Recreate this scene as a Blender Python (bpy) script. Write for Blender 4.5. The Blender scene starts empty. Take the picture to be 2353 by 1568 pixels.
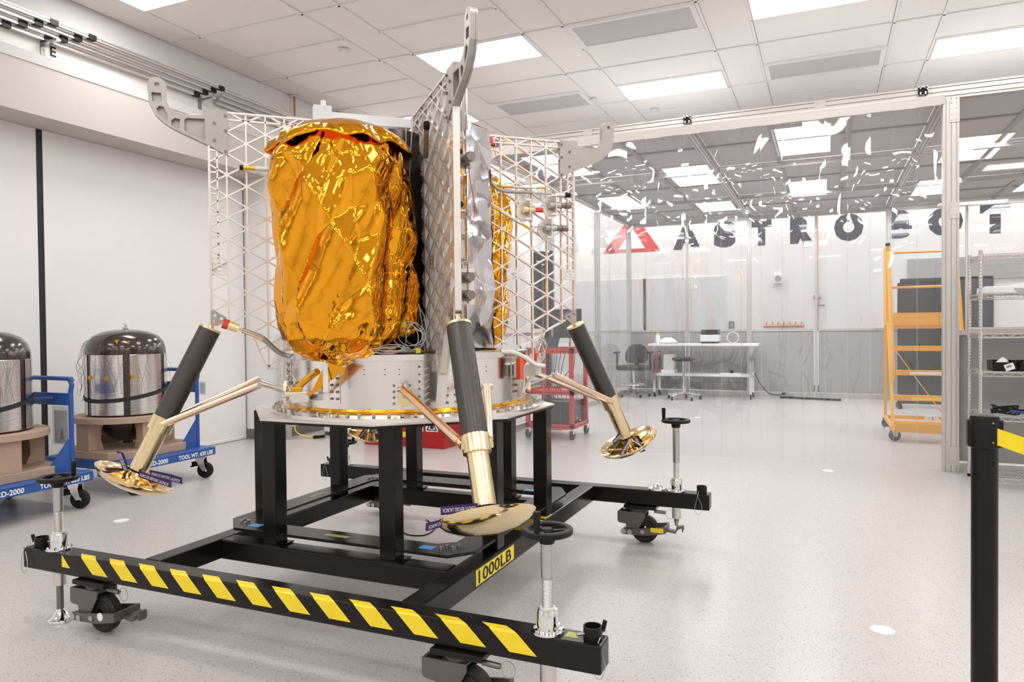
import bpy, bmesh, math, random
import numpy as np
from mathutils import Vector, Matrix, noise
from mathutils.geometry import tessellate_polygon
random.seed(7)
sc = bpy.context.scene
COL = sc.collection
PI = math.pi
R = math.radians

# ---------------------------------------------------------------- camera
cam_d = bpy.data.cameras.new('camera')
cam = bpy.data.objects.new('camera', cam_d); COL.objects.link(cam)
yaw, pitch, roll = R(23.48), R(-0.99), R(-0.57)
fw = Vector((-math.sin(yaw)*math.cos(pitch), math.cos(yaw)*math.cos(pitch), math.sin(pitch)))
rt = Vector((math.cos(yaw), math.sin(yaw), 0)); up = rt.cross(fw)
rt2 = rt*math.cos(roll) + up*math.sin(roll); up2 = rt2.cross(fw)
m = Matrix((rt2, up2, -fw)).transposed().to_4x4(); m.translation = Vector((0, 0, 1.2))
cam.matrix_world = m
cam_d.sensor_width = 36; cam_d.lens = 1658.3/2353*36; cam_d.clip_start = .05; cam_d.clip_end = 100
sc.camera = cam

# ---------------------------------------------------------------- world, exposure
w = bpy.data.worlds.new('world'); sc.world = w; w.use_nodes = True
w.node_tree.nodes['Background'].inputs[0].default_value = (.9, .92, 1, 1)
w.node_tree.nodes['Background'].inputs[1].default_value = .3
LAMP = 9.0          # room troffers
TENT_LAMP = 10.0      # troffers inside the clean tent
vs = sc.view_settings
vs.view_transform = 'Standard'; vs.look = 'None'; vs.gamma = 1; vs.use_curve_mapping = False
vs.exposure = 0.6
cy = sc.cycles
cy.max_bounces = 9; cy.diffuse_bounces = 6; cy.glossy_bounces = 4; cy.transmission_bounces = 2
cy.transparent_max_bounces = 24; cy.caustics_reflective = False; cy.caustics_refractive = False
cy.sample_clamp_indirect = 6.0; cy.use_denoising = True; cy.use_light_tree = False; cy.use_adaptive_sampling = True; cy.adaptive_threshold = .05

# ---------------------------------------------------------------- helpers
ORG = {}
def prop(o, label=None, cat=None, group=None, kind=None):
    if label: o['label'] = label
    if cat: o['category'] = cat
    if group: o['group'] = group
    if kind: o['kind'] = kind
    return o
def empty(name, loc=(0, 0, 0), rz=0, parent=None, local=False):
    o = bpy.data.objects.new(name, None); COL.objects.link(o)
    o.empty_display_size = .1
    o.location = loc; o.rotation_euler = (0, 0, rz)
    if parent: o.parent = parent
    ORG[o.name] = Vector((0, 0, 0)) if local else Vector(loc)
    return o
def thing(name, label, cat, loc=(0, 0, 0), rz=0, group=None, local=False):
    return prop(empty(name, loc, rz, None, local), label, cat, group)
def copy_tree(o, parent=None):
    c = o.copy(); COL.objects.link(c)
    if parent is not None: c.parent = parent
    for ch in list(o.children): copy_tree(ch, c)
    return c

class MB:
    def __init__(s): s.v = []; s.f = []; s.mi = []; s.M = Matrix(); s.k = 0
    def add(s, vs_, fs):
        b = len(s.v)
        s.v += [s.M @ Vector(p) for p in vs_]
        s.f += [[i+b for i in q] for q in fs]; s.mi += [s.k]*len(fs)
        return s
    def bx(s, x0, x1, y0, y1, z0, z1):
        return s.add([(x0,y0,z0),(x1,y0,z0),(x1,y1,z0),(x0,y1,z0),(x0,y0,z1),(x1,y0,z1),(x1,y1,z1),(x0,y1,z1)],
                     [(3,2,1,0),(4,5,6,7),(0,1,5,4),(1,2,6,5),(2,3,7,6),(3,0,4,7)])
    def box(s, c, d): return s.bx(c[0]-d[0]/2, c[0]+d[0]/2, c[1]-d[1]/2, c[1]+d[1]/2, c[2]-d[2]/2, c[2]+d[2]/2)
    def bar(s, a, b, w_, h_, upv=(0, 0, 1)):      # box beam from a to b, width w_, height h_
        a = Vector(a); b = Vector(b); d = (b-a).normalized(); u = Vector(upv)
        if abs(d.dot(u)) > .98: u = Vector((1, 0, 0))
        x = d.cross(u).normalized()*(w_/2); y = x.cross(d).normalized()*(h_/2)
        vs_ = [p+sx*x+sy*y for p in (a, b) for sx, sy in ((-1,-1),(1,-1),(1,1),(-1,1))]
        return s.add(vs_, [(3,2,1,0),(4,5,6,7),(0,1,5,4),(1,2,6,5),(2,3,7,6),(3,0,4,7)])
    def cyl(s, a, b, r0, r1=None, n=16, cap=True, flute=0):
        a = Vector(a); b = Vector(b); r1 = r0 if r1 is None else r1
        d = (b-a).normalized(); u = Vector((0, 0, 1)) if abs(d.z) < .9 else Vector((1, 0, 0))
        x = d.cross(u).normalized(); y = d.cross(x)
        vs_ = []
        for p, r in ((a, r0), (b, r1)):
            for i in range(n):
                t = 2*PI*i/n; q = r*(1-flute*(i % 2)); vs_.append(p+x*math.cos(t)*q+y*math.sin(t)*q)
        fs = [(i, i+n, (i+1) % n+n, (i+1) % n) for i in range(n)]
        if cap: fs += [tuple(range(n)), tuple(range(2*n-1, n-1, -1))]
        return s.add(vs_, fs)
    def tube(s, pts, r, n=6, closed=False):
        P = [Vector(p) for p in pts]; k = len(P); vs_ = []
        pu = None
        for i in range(k):
            a = P[i-1] if (i or closed) else P[0]; b = P[(i+1) % k] if (i < k-1 or closed) else P[-1]
            d = (b-a).normalized()
            if pu is None:
                pu = Vector((0, 0, 1)) if abs(d.z) < .9 else Vector((1, 0, 0))
            x = d.cross(pu)
            if x.length < 1e-6: x = d.cross(Vector((.3, .9, .2)))
            x.normalize(); y = d.cross(x); pu = -y
            rr = r[i] if isinstance(r, (list, tuple)) else r
            vs_ += [P[i]+x*math.cos(2*PI*j/n)*rr+y*math.sin(2*PI*j/n)*rr for j in range(n)]
        fs = []
        for i in range(k if closed else k-1):
            for j in range(n):
                i2 = (i+1) % k
                fs.append((i*n+j, i2*n+j, i2*n+(j+1) % n, i*n+(j+1) % n))
        if not closed: fs += [tuple(range(n)), tuple(range(k*n-1, (k-1)*n-1, -1))]
        return s.add(vs_, fs)
    def lathe(s, prof, n=32, a0=0, a1=2*PI, c=(0, 0, 0)):
        full = abs(a1-a0-2*PI) < 1e-6; cols = n if full else n+1; vs_ = []
        for r_, z_ in prof:
            for i in range(cols):
                t = a0+(a1-a0)*i/n; vs_.append((c[0]+r_*math.cos(t), c[1]+r_*math.sin(t), c[2]+z_))
        fs = []
        for k in range(len(prof)-1):
            for i in range(n):
                j = (i+1) % cols
                fs.append((k*cols+i, k*cols+j, (k+1)*cols+j, (k+1)*cols+i))
        return s.add(vs_, fs)
    def prism(s, outer, t0, t1, fr=None, holes=()):   # polygon with holes, thickness t0..t1; fr(u,v,w)->xyz
        fr = fr or (lambda u, v, w_: (u, v, w_))
        loops = [list(outer)]+[list(h) for h in holes]
        flat = [p for lp in loops for p in lp]; n = len(flat)
        tr = tessellate_polygon([[Vector((p[0], p[1], 0)) for p in lp] for lp in loops]) if holes else [tuple(range(n))]
        vs_ = [fr(p[0], p[1], t0) for p in flat]+[fr(p[0], p[1], t1) for p in flat]
        fs = [tuple(reversed(t)) for t in tr]+[tuple(i+n for i in t) for t in tr]
        b = 0
        for lp in loops:
            k = len(lp)
            fs += [(b+i, b+(i+1) % k, b+(i+1) % k+n, b+i+n) for i in range(k)]
            b += k
        return s.add(vs_, fs)
    def text(s, txt, h, fr, bold=0.0, width=None, center=False):   # flat print; fr(u,v)->xyz
        vs_, fs, wd = text_mesh(txt, bold)
        sx = (width/wd) if width else h
        ox = -wd*sx/2 if center else 0
        return s.add([fr(p[0]*sx+ox, p[1]*h) for p in vs_], fs)
    def build(s, name, mat, parent=None, smooth=None, bevel=0, segs=2, fix=False):
        me = bpy.data.meshes.new(name)
        o_ = ORG[parent.name] if parent else Vector((0, 0, 0))
        me.from_pydata([tuple(p-o_) for p in s.v], [], s.f)
        for m_ in (mat if isinstance(mat, (list, tuple)) else [mat]): me.materials.append(m_)
        if any(s.mi):
            me.polygons.foreach_set('material_index', s.mi)
        bm = bmesh.new(); bm.from_mesh(me)
        bmesh.ops.recalc_face_normals(bm, faces=bm.faces)
        bm.to_mesh(me); bm.free()
        if smooth is not None:
            me.polygons.foreach_set('use_smooth', [True]*len(me.polygons))
            me.set_sharp_from_angle(angle=R(smooth))
        o = bpy.data.objects.new(name, me); COL.objects.link(o)
        ORG[o.name] = o_.copy()
        if parent: o.parent = parent
        if bevel:
            b = o.modifiers.new('bevel', 'BEVEL'); b.width = bevel; b.segments = segs; b.limit_method = 'ANGLE'; b.angle_limit = R(40)
        return o
_tc = {}
def text_mesh(txt, bold):
    k = (txt, bold)
    if k not in _tc:
        c = bpy.data.curves.new('t', 'FONT'); c.body = txt; c.size = 1; c.offset = bold; c.resolution_u = 3
        c.space_character = 1.0+bold*1.2
        o = bpy.data.objects.new('t', c); COL.objects.link(o)
        dg = bpy.context.evaluated_depsgraph_get(); dg.update()
        me = bpy.data.meshes.new_from_object(o.evaluated_get(dg), depsgraph=dg)
        vs_ = [tuple(v.co) for v in me.vertices]; fs = [tuple(p.vertices) for p in me.polygons]
        x0 = min(v[0] for v in vs_); x1 = max(v[0] for v in vs_); y0 = min(v[1] for v in vs_); y1 = max(v[1] for v in vs_)
        hh = (y1-y0)
        _tc[k] = ([((v[0]-x0)/hh, (v[1]-y0)/hh) for v in vs_], fs, (x1-x0)/hh)
        bpy.data.objects.remove(o); bpy.data.meshes.remove(me)
    return _tc[k]
def arc(cx, cy_, r, a0, a1, n=8): return [(cx+r*math.cos(R(a0+(a1-a0)*i/n)), cy_+r*math.sin(R(a0+(a1-a0)*i/n))) for i in range(n+1)]
def circle(cx, cy_, r, n=12): return [(cx+r*math.cos(2*PI*i/n), cy_+r*math.sin(2*PI*i/n)) for i in range(n)]
def rrect(x0, x1, y0, y1, r, n=3): return arc(x1-r, y1-r, r, 0, 90, n)+arc(x0+r, y1-r, r, 90, 180, n)+arc(x0+r, y0+r, r, 180, 270, n)+arc(x1-r, y0+r, r, 270, 360, n)
def bez(pts, n=8):          # Catmull-Rom through points
    P = [Vector(p) for p in pts]; P = [P[0]*2-P[1]]+P+[P[-1]*2-P[-2]]; out = []
    for i in range(1, len(P)-2):
        for j in range(n):
            t = j/n; a, b, c, d = P[i-1:i+3]
            out.append(.5*((2*b)+(c-a)*t+(2*a-5*b+4*c-d)*t*t+(3*b-a-3*c+d)*t**3))
    return out+[P[-2]]

# ---------------------------------------------------------------- materials
MAT = {}
def pm(name, col, rough=.5, metal=0.0, bump=None, var=None, coat=0, emit=0, spec=None, aniso=0, rvar=None):
    m_ = bpy.data.materials.new(name); m_.use_nodes = True; nt = m_.node_tree; N = nt.nodes; L_ = nt.links
    b = N['Principled BSDF']
    b.inputs['Base Color'].default_value = (*col, 1); b.inputs['Roughness'].default_value = rough; b.inputs['Metallic'].default_value = metal
    if coat: b.inputs['Coat Weight'].default_value = coat; b.inputs['Coat Roughness'].default_value = .12
    if spec is not None: b.inputs['Specular IOR Level'].default_value = spec
    if aniso: b.inputs['Anisotropic'].default_value = aniso
    if emit: b.inputs['Emission Color'].default_value = (*col, 1); b.inputs['Emission Strength'].default_value = emit
    tc = None
    def noise_n(scale, stretch=(1, 1, 1), det=3):
        nonlocal tc
        tc = tc or N.new('ShaderNodeTexCoord')
        mp = N.new('ShaderNodeMapping'); mp.inputs['Scale'].default_value = stretch
        n_ = N.new('ShaderNodeTexNoise'); n_.inputs['Scale'].default_value = scale; n_.inputs['Detail'].default_value = det
        L_.new(tc.outputs['Object'], mp.inputs[0]); L_.new(mp.outputs[0], n_.inputs['Vector']); return n_
    if var:      # scale, amount, stretch
        n_ = noise_n(var[0], var[2] if len(var) > 2 else (1, 1, 1))
        mx = N.new('ShaderNodeMix'); mx.data_type = 'RGBA'
        a_ = var[1]
        mx.inputs[6].default_value = (*[max(0, c*(1-a_)) for c in col], 1); mx.inputs[7].default_value = (*[min(1, c*(1+a_)) for c in col], 1)
        L_.new(n_.outputs[0], mx.inputs[0]); L_.new(mx.outputs[2], b.inputs['Base Color'])
    if rvar:
        n_ = noise_n(rvar[0], rvar[3] if len(rvar) > 3 else (1, 1, 1))
        mr = N.new('ShaderNodeMapRange'); mr.inputs[1].default_value = .3; mr.inputs[2].default_value = .7
        mr.inputs[3].default_value = rvar[1]; mr.inputs[4].default_value = rvar[2]
        L_.new(n_.outputs[0], mr.inputs[0]); L_.new(mr.outputs[0], b.inputs['Roughness'])
    if bump:     # scale, strength, distance, stretch
        n_ = noise_n(bump[0], bump[3] if len(bump) > 3 else (1, 1, 1), 4)
        bp = N.new('ShaderNodeBump'); bp.inputs['Strength'].default_value = bump[1]; bp.inputs['Distance'].default_value = bump[2]
        L_.new(n_.outputs[0], bp.inputs['Height']); L_.new(bp.outputs[0], b.inputs['Normal'])
    MAT[name] = m_
    return m_
pm('wall_paint', (.80, .785, .77), .75, var=(1.5, .02))
pm('screen_fabric', (.83, .82, .815), .8, var=(3, .015))
pm('tile', (.90, .865, .835), .9, bump=(220, .25, .002), var=(160, .03))
pm('tbar', (.87, .85, .83), .6)
pm('plenum', (.25, .24, .235), .9)
pm('lamp_glow', (1, .985, .97), .5, emit=LAMP)
pm('tent_glow', (1, .99, 1), .5, emit=TENT_LAMP)
pm('vent_mesh', (.60, .58, .565), .7, var=(400, .2))
pm('white_plastic', (.82, .81, .80), .45)
pm('alu_profile', (.62, .60, .58), .38, .85, rvar=(30, .3, .45))
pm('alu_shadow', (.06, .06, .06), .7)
pm('alu', (.72, .70, .68), .38, 1.0, rvar=(25, .3, .45))
pm('alu_bright', (.86, .845, .83), .2, 1.0, var=(9, .05, (1, 1, .05)), rvar=(14, .13, .26, (1, 1, .06)))
pm('alu_rib', (.80, .755, .72), .42, .9, rvar=(20, .35, .5))
pm('alu_lug', (.44, .42, .40), .5, .85, var=(14, .06), rvar=(10, .42, .58))
pm('steel', (.55, .54, .53), .3, 1.0)
pm('dark_steel', (.24, .225, .21), .4, .9)
pm('chrome', (.85, .85, .86), .07, 1.0)
pm('frame_black', (.006, .0058, .0056), .24, 0, spec=.32, bump=(60, .04, .001))
pm('black_plastic', (.006, .006, .006), .42, spec=.3)
pm('black_rubber', (.011, .01, .01), .65, spec=.3)
pm('yellow_tape', (.90, .68, .02), .4, var=(20, .06))
pm('caster_grey', (.15, .138, .128), .42, .5, var=(12, .08))
pm('rubber_brown', (.026, .022, .019), .55, spec=.35)
pm('gold_foil', (.95, .40, .02), .05, 1.0, bump=(9, .06, .008, (1, 1, .45)), var=(5, .08))
pm('gold_foil_inner', (.88, .58, .05), .14, 1.0, bump=(30, .1, .004))
pm('silver_foil', (.74, .73, .77), .13, 1.0, bump=(14, .12, .006))
pm('silver_strip', (.86, .85, .84), .1, 1.0, bump=(20, .08, .004))
pm('dark_foil', (.06, .045, .035), .35, .6)
pm('kapton', (.82, .42, .02), .2, .75, bump=(60, .2, .003))
pm('carbon', (.085, .08, .074), .33, .6, var=(60, .1, (1, 1, .02)), rvar=(40, .28, .45))
pm('gold_anod', (.90, .74, .46), .24, 1.0, var=(30, .06, (1, 1, .05)), rvar=(20, .18, .3))
pm('pink_anod', (.88, .66, .50), .26, 1.0, var=(30, .05))
pm('pad_gold', (.92, .74, .45), .12, 1.0)
pm('purple_tag', (.05, .018, .13), .6)
pm('print_white', (.85, .85, .86), .6)
pm('print_black', (.015, .015, .018), .6)
pm('red_cap', (.78, .055, .03), .4)
pm('orange_red', (.85, .11, .04), .4)
pm('wire_white', (.80, .77, .72), .5)
pm('wire_red', (.65, .05, .04), .5)
pm('wire_brown', (.20, .07, .05), .5)
pm('hose_grey', (.42, .39, .36), .45, .4)
pm('trolley_blue', (.022, .10, .36), .4, var=(6, .1))
pm('tan_board', (.46, .32, .24), .65, var=(30, .06))
pm('tank_dark', (.028, .021, .017), .16, 0, coat=.6, bump=(26, .2, .004), var=(12, .35))
pm('tank_foil', (.76, .755, .74), .22, 1.0, bump=(55, .35, .003, (.35, .35, 1)))
pm('floor_grey_base', (.16, .15, .145), .6)
pm('belt_yellow', (.92, .72, .01), .45)
pm('ladder_yellow', (.85, .40, .012), .38, var=(8, .05))
pm('cart_red', (.62, .035, .025), .4)
pm('cabinet_red', (.42, .012, .014), .3)
pm('monitor_black', (.016, .016, .018), .25)
pm('fabric_black', (.02, .02, .022), .75)
pm('table_white', (.80, .80, .80), .35)
pm('panel_grey', (.36, .355, .35), .5)
pm('sign_red', (.62, .03, .035), .5)
pm('sign_dark', (.03, .03, .045), .5)
pm('door_grey', (.66, .67, .69), .6)
pm('door_navy', (.035, .04, .055), .5)
pm('shelf_chrome', (.68, .66, .64), .25, 1.0)
pm('pipe_copper', (.55, .24, .12), .4, .5)
pm('blue_tape', (.09, .30, .70), .5)
pm('label_green', (.45, .48, .12), .5)
pm('clear_bag', (.75, .76, .77), .25)
pm('tent_panel', (.52, .52, .52), .6)
pm('header_white', (.84, .80, .77), .45)
pm('bottle_white', (.8, .8, .8), .35)
pm('cable_blue', (.02, .06, .25), .5)
pm('label_lime', (.35, .65, .05), .5)

def clear_mat(name, tint, diff, rough, fac_bias=0.0):
    m_ = bpy.data.materials.new(name); m_.use_nodes = True; nt = m_.node_tree; N = nt.nodes; L_ = nt.links
    N.remove(N['Principled BSDF']); out = N['Material Output']
    tr = N.new('ShaderNodeBsdfTransparent'); tr.inputs[0].default_value = (*tint, 1)
    df = N.new('ShaderNodeBsdfDiffuse'); df.inputs[0].default_value = (.80, .87, .97, 1)
    gl = N.new('ShaderNodeBsdfGlossy'); gl.inputs['Roughness'].default_value = rough; gl.inputs[0].default_value = (1, 1, 1, 1)
    m1 = N.new('ShaderNodeMixShader'); m1.inputs[0].default_value = diff
    fr = N.new('ShaderNodeLayerWeight'); fr.inputs[0].default_value = .5      # Schlick from the facing angle, same on both sides
    pw = N.new('ShaderNodeMath'); pw.operation = 'POWER'; pw.inputs[1].default_value = 5
    m2 = N.new('ShaderNodeMixShader')
    mt = N.new('ShaderNodeMath'); mt.operation = 'MULTIPLY_ADD'; mt.inputs[1].default_value = .9; mt.inputs[2].default_value = fac_bias
    L_.new(fr.outputs['Facing'], pw.inputs[0]); L_.new(pw.outputs[0], mt.inputs[0]); L_.new(mt.outputs[0], m2.inputs[0])
    L_.new(tr.outputs[0], m1.inputs[1]); L_.new(df.outputs[0], m1.inputs[2])
    L_.new(m1.outputs[0], m2.inputs[1]); L_.new(gl.outputs[0], m2.inputs[2]); L_.new(m2.outputs[0], out.inputs[0])
    MAT[name] = m_
    return m_
clear_mat('clear_vinyl', (.955, .972, .99), .06, .02, .085)
clear_mat('clear_panel', (.985, .985, .985), .01, .02, .03)
clear_mat('clear_acrylic', (.9, .92, .93), .12, .05, .04)

def floor_mat():
    m_ = bpy.data.materials.new('speckled_vinyl'); m_.use_nodes = True; nt = m_.node_tree; N = nt.nodes; L_ = nt.links
    b = N['Principled BSDF']; tc = N.new('ShaderNodeTexCoord')
    base = (.53, .505, .485)
    prev = None
    def flecks(scale, thr, col, off, stretch):
        mp = N.new('ShaderNodeMapping'); mp.inputs['Scale'].default_value = stretch; mp.inputs['Location'].default_value = off; mp.inputs['Rotation'].default_value = (0, 0, off[0])
        L_.new(tc.outputs['Object'], mp.inputs[0])
        v = N.new('ShaderNodeTexVoronoi'); v.inputs['Scale'].default_value = scale; v.feature = 'F1'
        L_.new(mp.outputs[0], v.inputs['Vector'])
        # size per cell from its random colour
        sp = N.new('ShaderNodeSeparateColor'); L_.new(v.outputs['Color'], sp.inputs[0])
        mr = N.new('ShaderNodeMapRange'); mr.inputs[1].default_value = .35; mr.inputs[2].default_value = 1; mr.inputs[3].default_value = 0; mr.inputs[4].default_value = thr
        L_.new(sp.outputs[0], mr.inputs[0])
        lt = N.new('ShaderNodeMath'); lt.operation = 'LESS_THAN'; L_.new(v.outputs['Distance'], lt.inputs[0]); L_.new(mr.outputs[0], lt.inputs[1])
        return lt, col
    cur = None
    for scale, thr, col, off, st in ((95, .33, (.15, .15, .16), (.3, .1, 0), (1, 1.7, 1)), (120, .36, (.34, .31, .30), (1.2, 2, 0), (1.6, 1, 1)), (105, .30, (.66, .64, .62), (2.1, 5, 0), (1, 1.4, 1))):
        lt, col = flecks(scale, thr, col, off, st)
        mx = N.new('ShaderNodeMix'); mx.data_type = 'RGBA'
        if cur is None: mx.inputs[6].default_value = (*base, 1)
        else: L_.new(cur, mx.inputs[6])
        mx.inputs[7].default_value = (*col, 1); L_.new(lt.outputs[0], mx.inputs[0]); cur = mx.outputs[2]
    L_.new(cur, b.inputs['Base Color'])
    b.inputs['Roughness'].default_value = .3; b.inputs['Specular IOR Level'].default_value = .45
    MAT['floor'] = m_
floor_mat()

# ================================================================ ROOM
XW, XR, YF, YB, ZC = -5.88, 6.2, -8.2, 14.2, 4.015
WX, NX = -5.56, -5.93                 # lower wall face, niche (screen) plane
def struct(mb, name, mat, **k):
    o = mb.build(name, mat, **k); o['kind'] = 'structure'; return o
struct(MB().bx(-6.4, XR+.2, YF-.2, YB+.2, -.1, 0), 'floor', MAT['floor'])
struct(MB().bx(-6.4, XW, YF, YB, 3.35, ZC+.1), 'wall_left_upper', MAT['wall_paint'])
pm('header_shaded', (.56, .515, .48), .75, var=(1.5, .02))  # wall paint darkened, the shade on the header is put into its colour
struct(MB().bx(-6.4, WX, YF, 6.2, 2.88, 3.35), 'wall_left_header', MAT['header_shaded'])
struct(MB().bx(-6.4, WX, 6.2, YB, 0, 3.35), 'wall_left', MAT['wall_paint'])
struct(MB().bx(-6.4, NX-.03, YF, 6.2, 0, 2.88), 'wall_left_niche', MAT['wall_paint'])
pm('trim_grey', (.60, .585, .57), .7)
struct(MB().bx(WX-.001, WX+.006, YF, 6.2, 3.27, 3.352), 'trim_1', MAT['trim_grey'])
struct(MB().bx(NX-.02, NX-.008, 3.90, 3.955, 0, 2.88), 'trim_2', MAT['print_black'])
struct(MB().bx(WX, WX+.012, 6.21, YB, 0, .11).bx(NX, WX+.012, 6.188, 6.2, 0, .11), 'baseboard_left', MAT['floor_grey_base'])
struct(MB().bx(-6.4, XR+.2, YB, YB+.2, 0, ZC+.1), 'wall_back', MAT['wall_paint'])
struct(MB().bx(XR, XR+.2, YF, YB, 0, ZC+.1), 'wall_right', MAT['wall_paint'])
struct(MB().bx(-6.4, XR+.2, YF-.2, YF, 0, ZC+.1), 'wall_front', MAT['wall_paint'])
struct(MB().bx(WX, XR, YB-.012, YB, 0, .11), 'baseboard_back', MAT['floor_grey_base'])

# white roller screens in the niche
for y0, y1, lab in ((YF+.3, 3.90, 'white floor length roller screen behind the trolley at the left edge'), (3.955, 6.185, 'white floor length roller screen right of the black seam')):
    t = thing('roller_screen', lab, 'screen', (NX, (y0+y1)/2, 0), group='white screens along the left wall')
    MB().bx(NX-.006, NX, y0, y1, .035, 2.878).build('screen_fabric', MAT['screen_fabric'], t)
    MB().bx(NX-.01, NX+.006, y0, y1, .004, .036).build('hem_bar', MAT['white_plastic'], t, bevel=.004)
    MB().bx(NX-.02, NX-.004, y1, y1+.012, .0, 2.88).build('edge_strip', MAT['print_black'], t)

# ceiling: slab, grid, tiles
ceil_o = struct(MB().bx(-6.4, XR+.2, YF-.2, YB+.2, ZC+.06, ZC+.16), 'ceiling', MAT['plenum'])
OX, OY, PW, NW, RH = -5.486, 6.422, 1.2192, .4017, .6096
PER = PW+NW
LIGHTS = [(n, r) for n in range(0, 7) for r in ((-18, -11, -4, 3) if n % 2 == 0 else (-21, -14, -7, 0))]+[(n, 11) for n in range(7)]  # row behind the tent is added out of view to brighten the back wall
VENTS = [(2, 0), (1, 3), (3, 3), (5, 3), (4, 0), (2, -7), (4, -7)]
gr = MB()
def gridbar(x0, x1, y0, y1): gr.bx(x0, x1, y0, y1, ZC-.004, ZC+.02)
YR = [OY+RH*k for k in range(-24, 14)]
for n in range(0, 8):
    for xx in (OX+n*PER, OX+n*PER+PW):
        if xx < XR: gridbar(xx-.012, xx+.012, YF, YB)
    for k, yy in enumerate(YR):
        if YF < yy < YB and OX+n*PER < XR: gridbar(OX+n*PER, min(XR, OX+n*PER+PW), yy-.012, yy+.012)
        if k % 2 == 0 and YF < yy < YB: gridbar(OX+n*PER-NW, OX+n*PER, yy-.012, yy+.012)
gr.build('ceiling_grid', MAT['tbar'], ceil_o)
seen_tiles = []; rest = MB(); tcache = {}
def tile(x0, x1, y0, y1):
    x1 = min(x1, XR); x0 = max(x0, XW)
    y0 = max(y0, YF); y1 = min(y1, YB)
    if x1-x0 < .05 or y1-y0 < .05: return
    x0 += .016; x1 -= .016; y0 += .016; y1 -= .016
    if y0 > 3.3 and x1 < 5.2 and y1 < 12.5:
        k = (round(x1-x0, 3), round(y1-y0, 3))
        if k not in tcache:
            o = MB().bx(0, k[0], 0, k[1], 0, .018).build('ceiling_tile', MAT['tile'], None)
            o.parent = ceil_o; tcache[k] = o
        else:
            o = tcache[k].copy(); COL.objects.link(o); o.parent = ceil_o
        o.location = (x0, y0, ZC+.008)
    else: rest.bx(x0, x1, y0, y1, ZC+.008, ZC+.026)
for n in range(0, 8):
    for k in range(-24, 13):
        if (n, k) in LIGHTS or (n, k) in VENTS: continue
        tile(OX+n*PER, OX+n*PER+PW, OY+RH*k, OY+RH*(k+1))
    for k in range(-24, 13, 2):
        tile(OX+n*PER-NW, OX+n*PER, OY+RH*k, OY+RH*(k+2))
ro = rest.build('ceiling_tile_field', MAT['tile'], ceil_o); ro['kind'] = 'stuff'

# troffers
def lamp_proto(glow, w_, h_):
    t = empty('ceiling_light', (0, 0, 0))
    fr = MB(); b = .012
    fr.bx(0, w_, 0, b, -.006, .03).bx(0, w_, h_-b, h_, -.006, .03).bx(0, b, b, h_-b, -.006, .03).bx(w_-b, w_, b, h_-b, -.006, .03)
    fr.build('lamp_frame', MAT['white_plastic'], t)
    MB().add([(b, b, .002), (b, h_-b, .002), (w_-b, h_-b, .002), (w_-b, b, .002)], [(0, 1, 2, 3)]).build('diffuser', MAT[glow], t)
    return t
lp = lamp_proto('lamp_glow', PW-.03, RH-.03)
LLAB = {(0, -4): 'flush ceiling light at the top left edge above the wall rails', (1, 0): 'flush rectangular ceiling light behind the tall lifting lug', (3, 0): 'flush ceiling light cut by the top edge right of centre',
        (2, 3): 'flush ceiling light above the middle of the strip curtain header', (4, 3): 'flush ceiling light at the right edge above the tent beam', (0, 3): 'flush ceiling light half hidden behind the near lander panel'}
first = True
for n, r_ in LIGHTS:
    x = OX+n*PER+.015; y = OY+RH*r_+.015
    if x+PW > XR or y < YF or y+RH > YB: continue
    o = lp if first else copy_tree(lp); first = False
    o.location = (x, y, ZC)
    where = 'behind the camera' if y < 3.2 else ('added out of view behind the tent to brighten the far wall' if y > 9 else 'beyond the right edge of the view')
    prop(o, LLAB.get((n, r_), 'flush ceiling light panel '+where), 'ceiling light', 'room ceiling lights')
vp = empty('ceiling_vent', (0, 0, 0))
fr = MB(); W_, H_ = PW-.03, RH-.03; b = .05
fr.bx(0, W_, 0, b, -.006, .02).bx(0, W_, H_-b, H_, -.006, .02).bx(0, b, b, H_-b, -.006, .02).bx(W_-b, W_, b, H_-b, -.006, .02)
for sx in (.03, W_-.03, W_/2):
    for sy in (.025, H_-.025): fr.cyl((sx, sy, -.009), (sx, sy, -.005), .007, n=8)
fr.build('vent_frame', MAT['tbar'], vp)
MB().bx(b, W_-b, b, H_-b, .004, .012).build('perforated_face', MAT['vent_mesh'], vp)
VL = {(2, 0): 'large grey perforated ceiling vent above the right lifting lug', (1, 3): 'grey perforated ceiling vent between two lights, left of the right lug', (3, 3): 'grey perforated ceiling vent just above the tent front beam'}
for i, (n, r_) in enumerate(VENTS):
    o = vp if i == 0 else copy_tree(vp)
    o.location = (OX+n*PER+.015, OY+RH*r_+.015, ZC)
    prop(o, VL.get((n, r_), 'grey perforated ceiling vent outside the view'), 'vent', 'ceiling vents')
# sprinkler covers / detectors
for x, y, lab in ((-4.42, 6.02, 'round white sprinkler cover in the tile left of the tall lug'), (-.665, 5.82, 'round white sprinkler cover at the top edge over the big vent'), (-2.02, 9.35, 'round white detector above the right lifting lug'), (-2.62, 8.6, 'round ceiling sprinkler ring behind the lander top')):
    t = thing('smoke_detector', lab, 'detector', (x, y, ZC), group='round ceiling fittings')
    MB().lathe([(0, 0), (.045, 0), (.052, -.004), (.054, .004)], 20, c=(x, y, ZC-.004)).build('cover_disc', MAT['white_plastic'], t, smooth=40)
    MB().lathe([(0, -.016), (.03, -.014), (.038, -.004)], 16, c=(x, y, ZC-.003)).build('cap', MAT['white_plastic'], t, smooth=40)

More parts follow.
